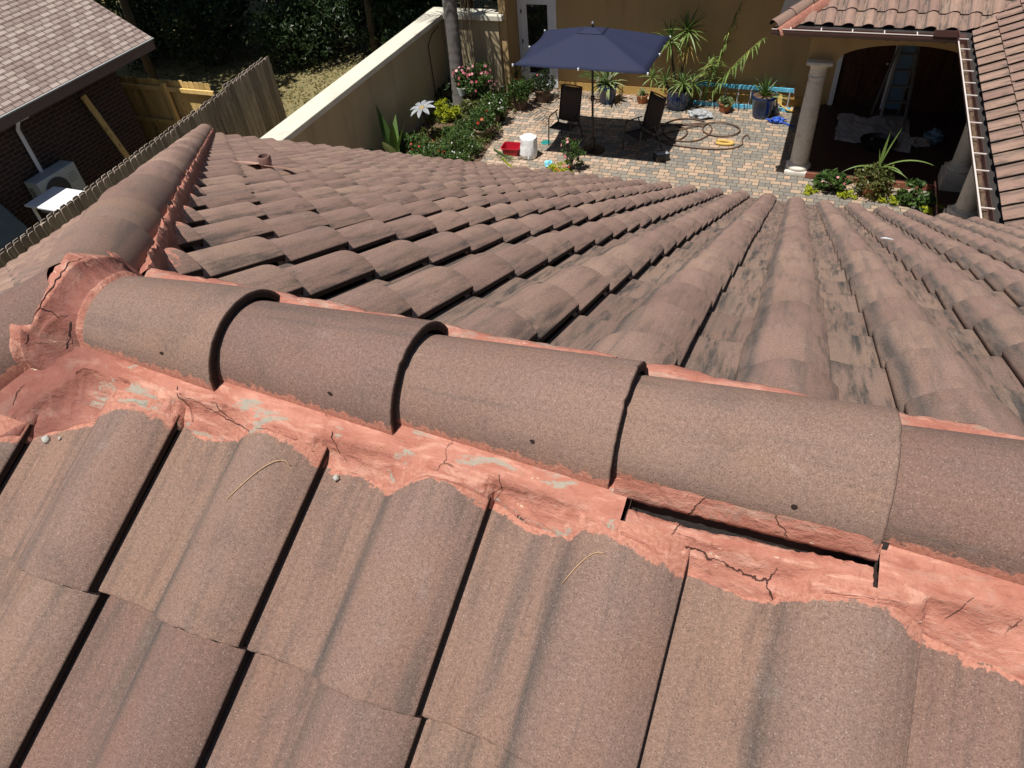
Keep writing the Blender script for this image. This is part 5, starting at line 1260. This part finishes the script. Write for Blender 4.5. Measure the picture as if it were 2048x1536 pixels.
# hose coils
def loop(c, rx, ry, n, a0, turns, z=.018, wob=.03, ph=0.):
    return [(c[0]+(rx+wob*math.sin(3*a+ph))*math.cos(a), c[1]+(ry+wob*math.cos(2*a+ph))*math.sin(a), ZG+z+.012*abs(math.sin(a*.5+ph))) for a in np.linspace(a0, a0+turns*2*math.pi, n)]
pts = loop((-1.35, 15.20), .55, .62, 40, 1.0, 1.0) + loop((-1.70, 14.95), .40, .45, 40, 1.2, 1.1, .025) + loop((-.62, 15.35), .42, .36, 70, 2.6, 2.0, .03, .02, 1.) + loop((-1.0, 14.75), .95, .42, 40, 3.0, .6, .02) + [(-.05, 15.5, ZG+.02), (.05, 15.3, ZG+.02), (.06, 15.05, ZG+.02)]
def smooth_path(P, k=2):
    P = np.array(P)
    for _ in range(k): Q = P.copy(); Q[1:-1] = (P[:-2]+P[1:-1]*2+P[2:])/4; P = Q
    return P
mb = MB(); mb.tube(smooth_path(pts, 3), .016, 7); tag(mb.build('garden_hose', M_HOSE, None, True), 'brown garden hose lying in loose coils on the pavers', 'hose')
# ladder along the wall
ld = tag(empty('extension_ladder', (-.33, 16.72, ZG)), 'pale blue ladder lying on its side against the ochre wall', 'ladder')
for (y, z) in ((-.10, .05), (.10, .42)):
    mb = MB(); mb.bar((-1.15, y, z), (1.08, y-.02, z), .035, .085); mb.build('rail', M_LBLUE, ld)
for i in range(8):
    x = -1.0+i*.285; mb = MB(); mb.tube([(x, -.10, .05), (x, .10, .42)], .017, 8); mb.build('rung', M_SILV, ld)
mb = MB(); mb.bar((1.08, .08, .36), (1.08, .08, .48), .05, .02); mb.build('end_cap', M_WHITE, ld)
yc = MB()
for k in range(5): yc.tube([(.42+.02*k, 16.88-.03*k, ZG+.32), (.45+.02*k, 16.78-.03*k, ZG+.12), (.58+.03*k, 16.66-.03*k, ZG+.03+.01*k), (.78+.02*k, 16.70-.03*k, ZG+.03)], .016, 6)
tag(yc.build('yellow_cord', M_YEL), 'bundle of yellow cord curving behind the aloe pot', 'cord')
jg = MB(); jg.lathe([(0, 0), (.06, 0), (.06, .17), (.03, .21), (.025, .25), (0, .25)], (.46, 16.45, ZG), 14, False); tag(jg.build('bottle', M_GREYP), 'grey bottle standing right of the aloe pot', 'bottle')

# ------------------------------------------------------------------ things on the porch
V = []; nx, ny = 44, 30
for i in range(nx+1):
    for j in range(ny+1):
        u, v = i/nx, j/ny; x = 1.78+1.45*u; y = 15.15+1.25*v-.35*u*(1-v)
        V.append((x+.06*N3(u*4, v*4, 1), y+.07*N3(u*4, v*4, 5), ZG+.105+.06*abs(N3(u*7, v*5, 2))+.035*abs(N3(u*17+v*9, v*4, 8))+.10*max(0, N3(u*2.2, v*2.2, 6))))
tag(mk('drop_cloth', V, [(i*(ny+1)+j, (i+1)*(ny+1)+j, (i+1)*(ny+1)+j+1, i*(ny+1)+j+1) for i in range(nx) for j in range(ny)], M_CLOTH, None, {'rnd': np.full(len(V), .5)}, True), 'crumpled white drop cloth spread on the dark porch floor', 'cloth')
M_LADD = simple('dull_aluminium', (.17, .175, .18), .5, .15, 10.)
sl_ = tag(empty('stepladder', (2.78, 16.15, ZG+.12), R(8)), 'aluminium stepladder standing on the drop cloth in the porch', 'stepladder')
for s in (-1, 1):
    mb = MB(); mb.bar((s*.26, -.42, 0), (s*.16, -.03, 1.75), .055, .028); mb.build('rail', M_LADD, sl_)
    mb = MB(); mb.bar((s*.27, .42, 0), (s*.16, .03, 1.75), .04, .025); mb.build('leg', M_LADD, sl_)
for i in range(5):
    t = .16+i*.17; mb = MB(); w = .26-.10*t; mb.box((-w, -.42+.39*t-.04, 1.75*t), (w, -.42+.39*t+.04, 1.75*t+.03)); mb.build('step', M_LADD, sl_)
mb = MB(); mb.bbox((-.20, -.09, 1.76), (.20, .09, 1.81), .01); mb.build('top_cap', M_LADD, sl_)
tr = MB(); tr.lathe([(0, .02), (.30, .02), (.34, .10), (.36, .10), (.32, 0), (0, 0)], (2.62, 15.05, ZG+.13), 26, False); tag(tr.build('mixing_tray', M_BLACK), 'round black mixing tray at the front of the drop cloth', 'tray')
crumple('rag_heap', (3.36, 15.25, ZG+.10), (.22, .16, .14), M_CLOTH, 'heap of pale rags on the porch floor right of the cloth', 'rags', seed=21)
crumple('plastic_bag', (3.66, 15.45, ZG+.10), (.18, .16, .20), M_PBLUE, 'pale blue plastic bag on the porch floor by the rags', 'bag', seed=31)
# everything beyond the main roof shifted down to line up with the refitted camera
for o in list(scene.objects):
    if o.parent is None and o.type in ('MESH', 'EMPTY') and o is not house and o.name.split('.')[0] not in ('pine_needle', 'mortar_crumb', 'paper_scrap'):
        o.location.z -= .11
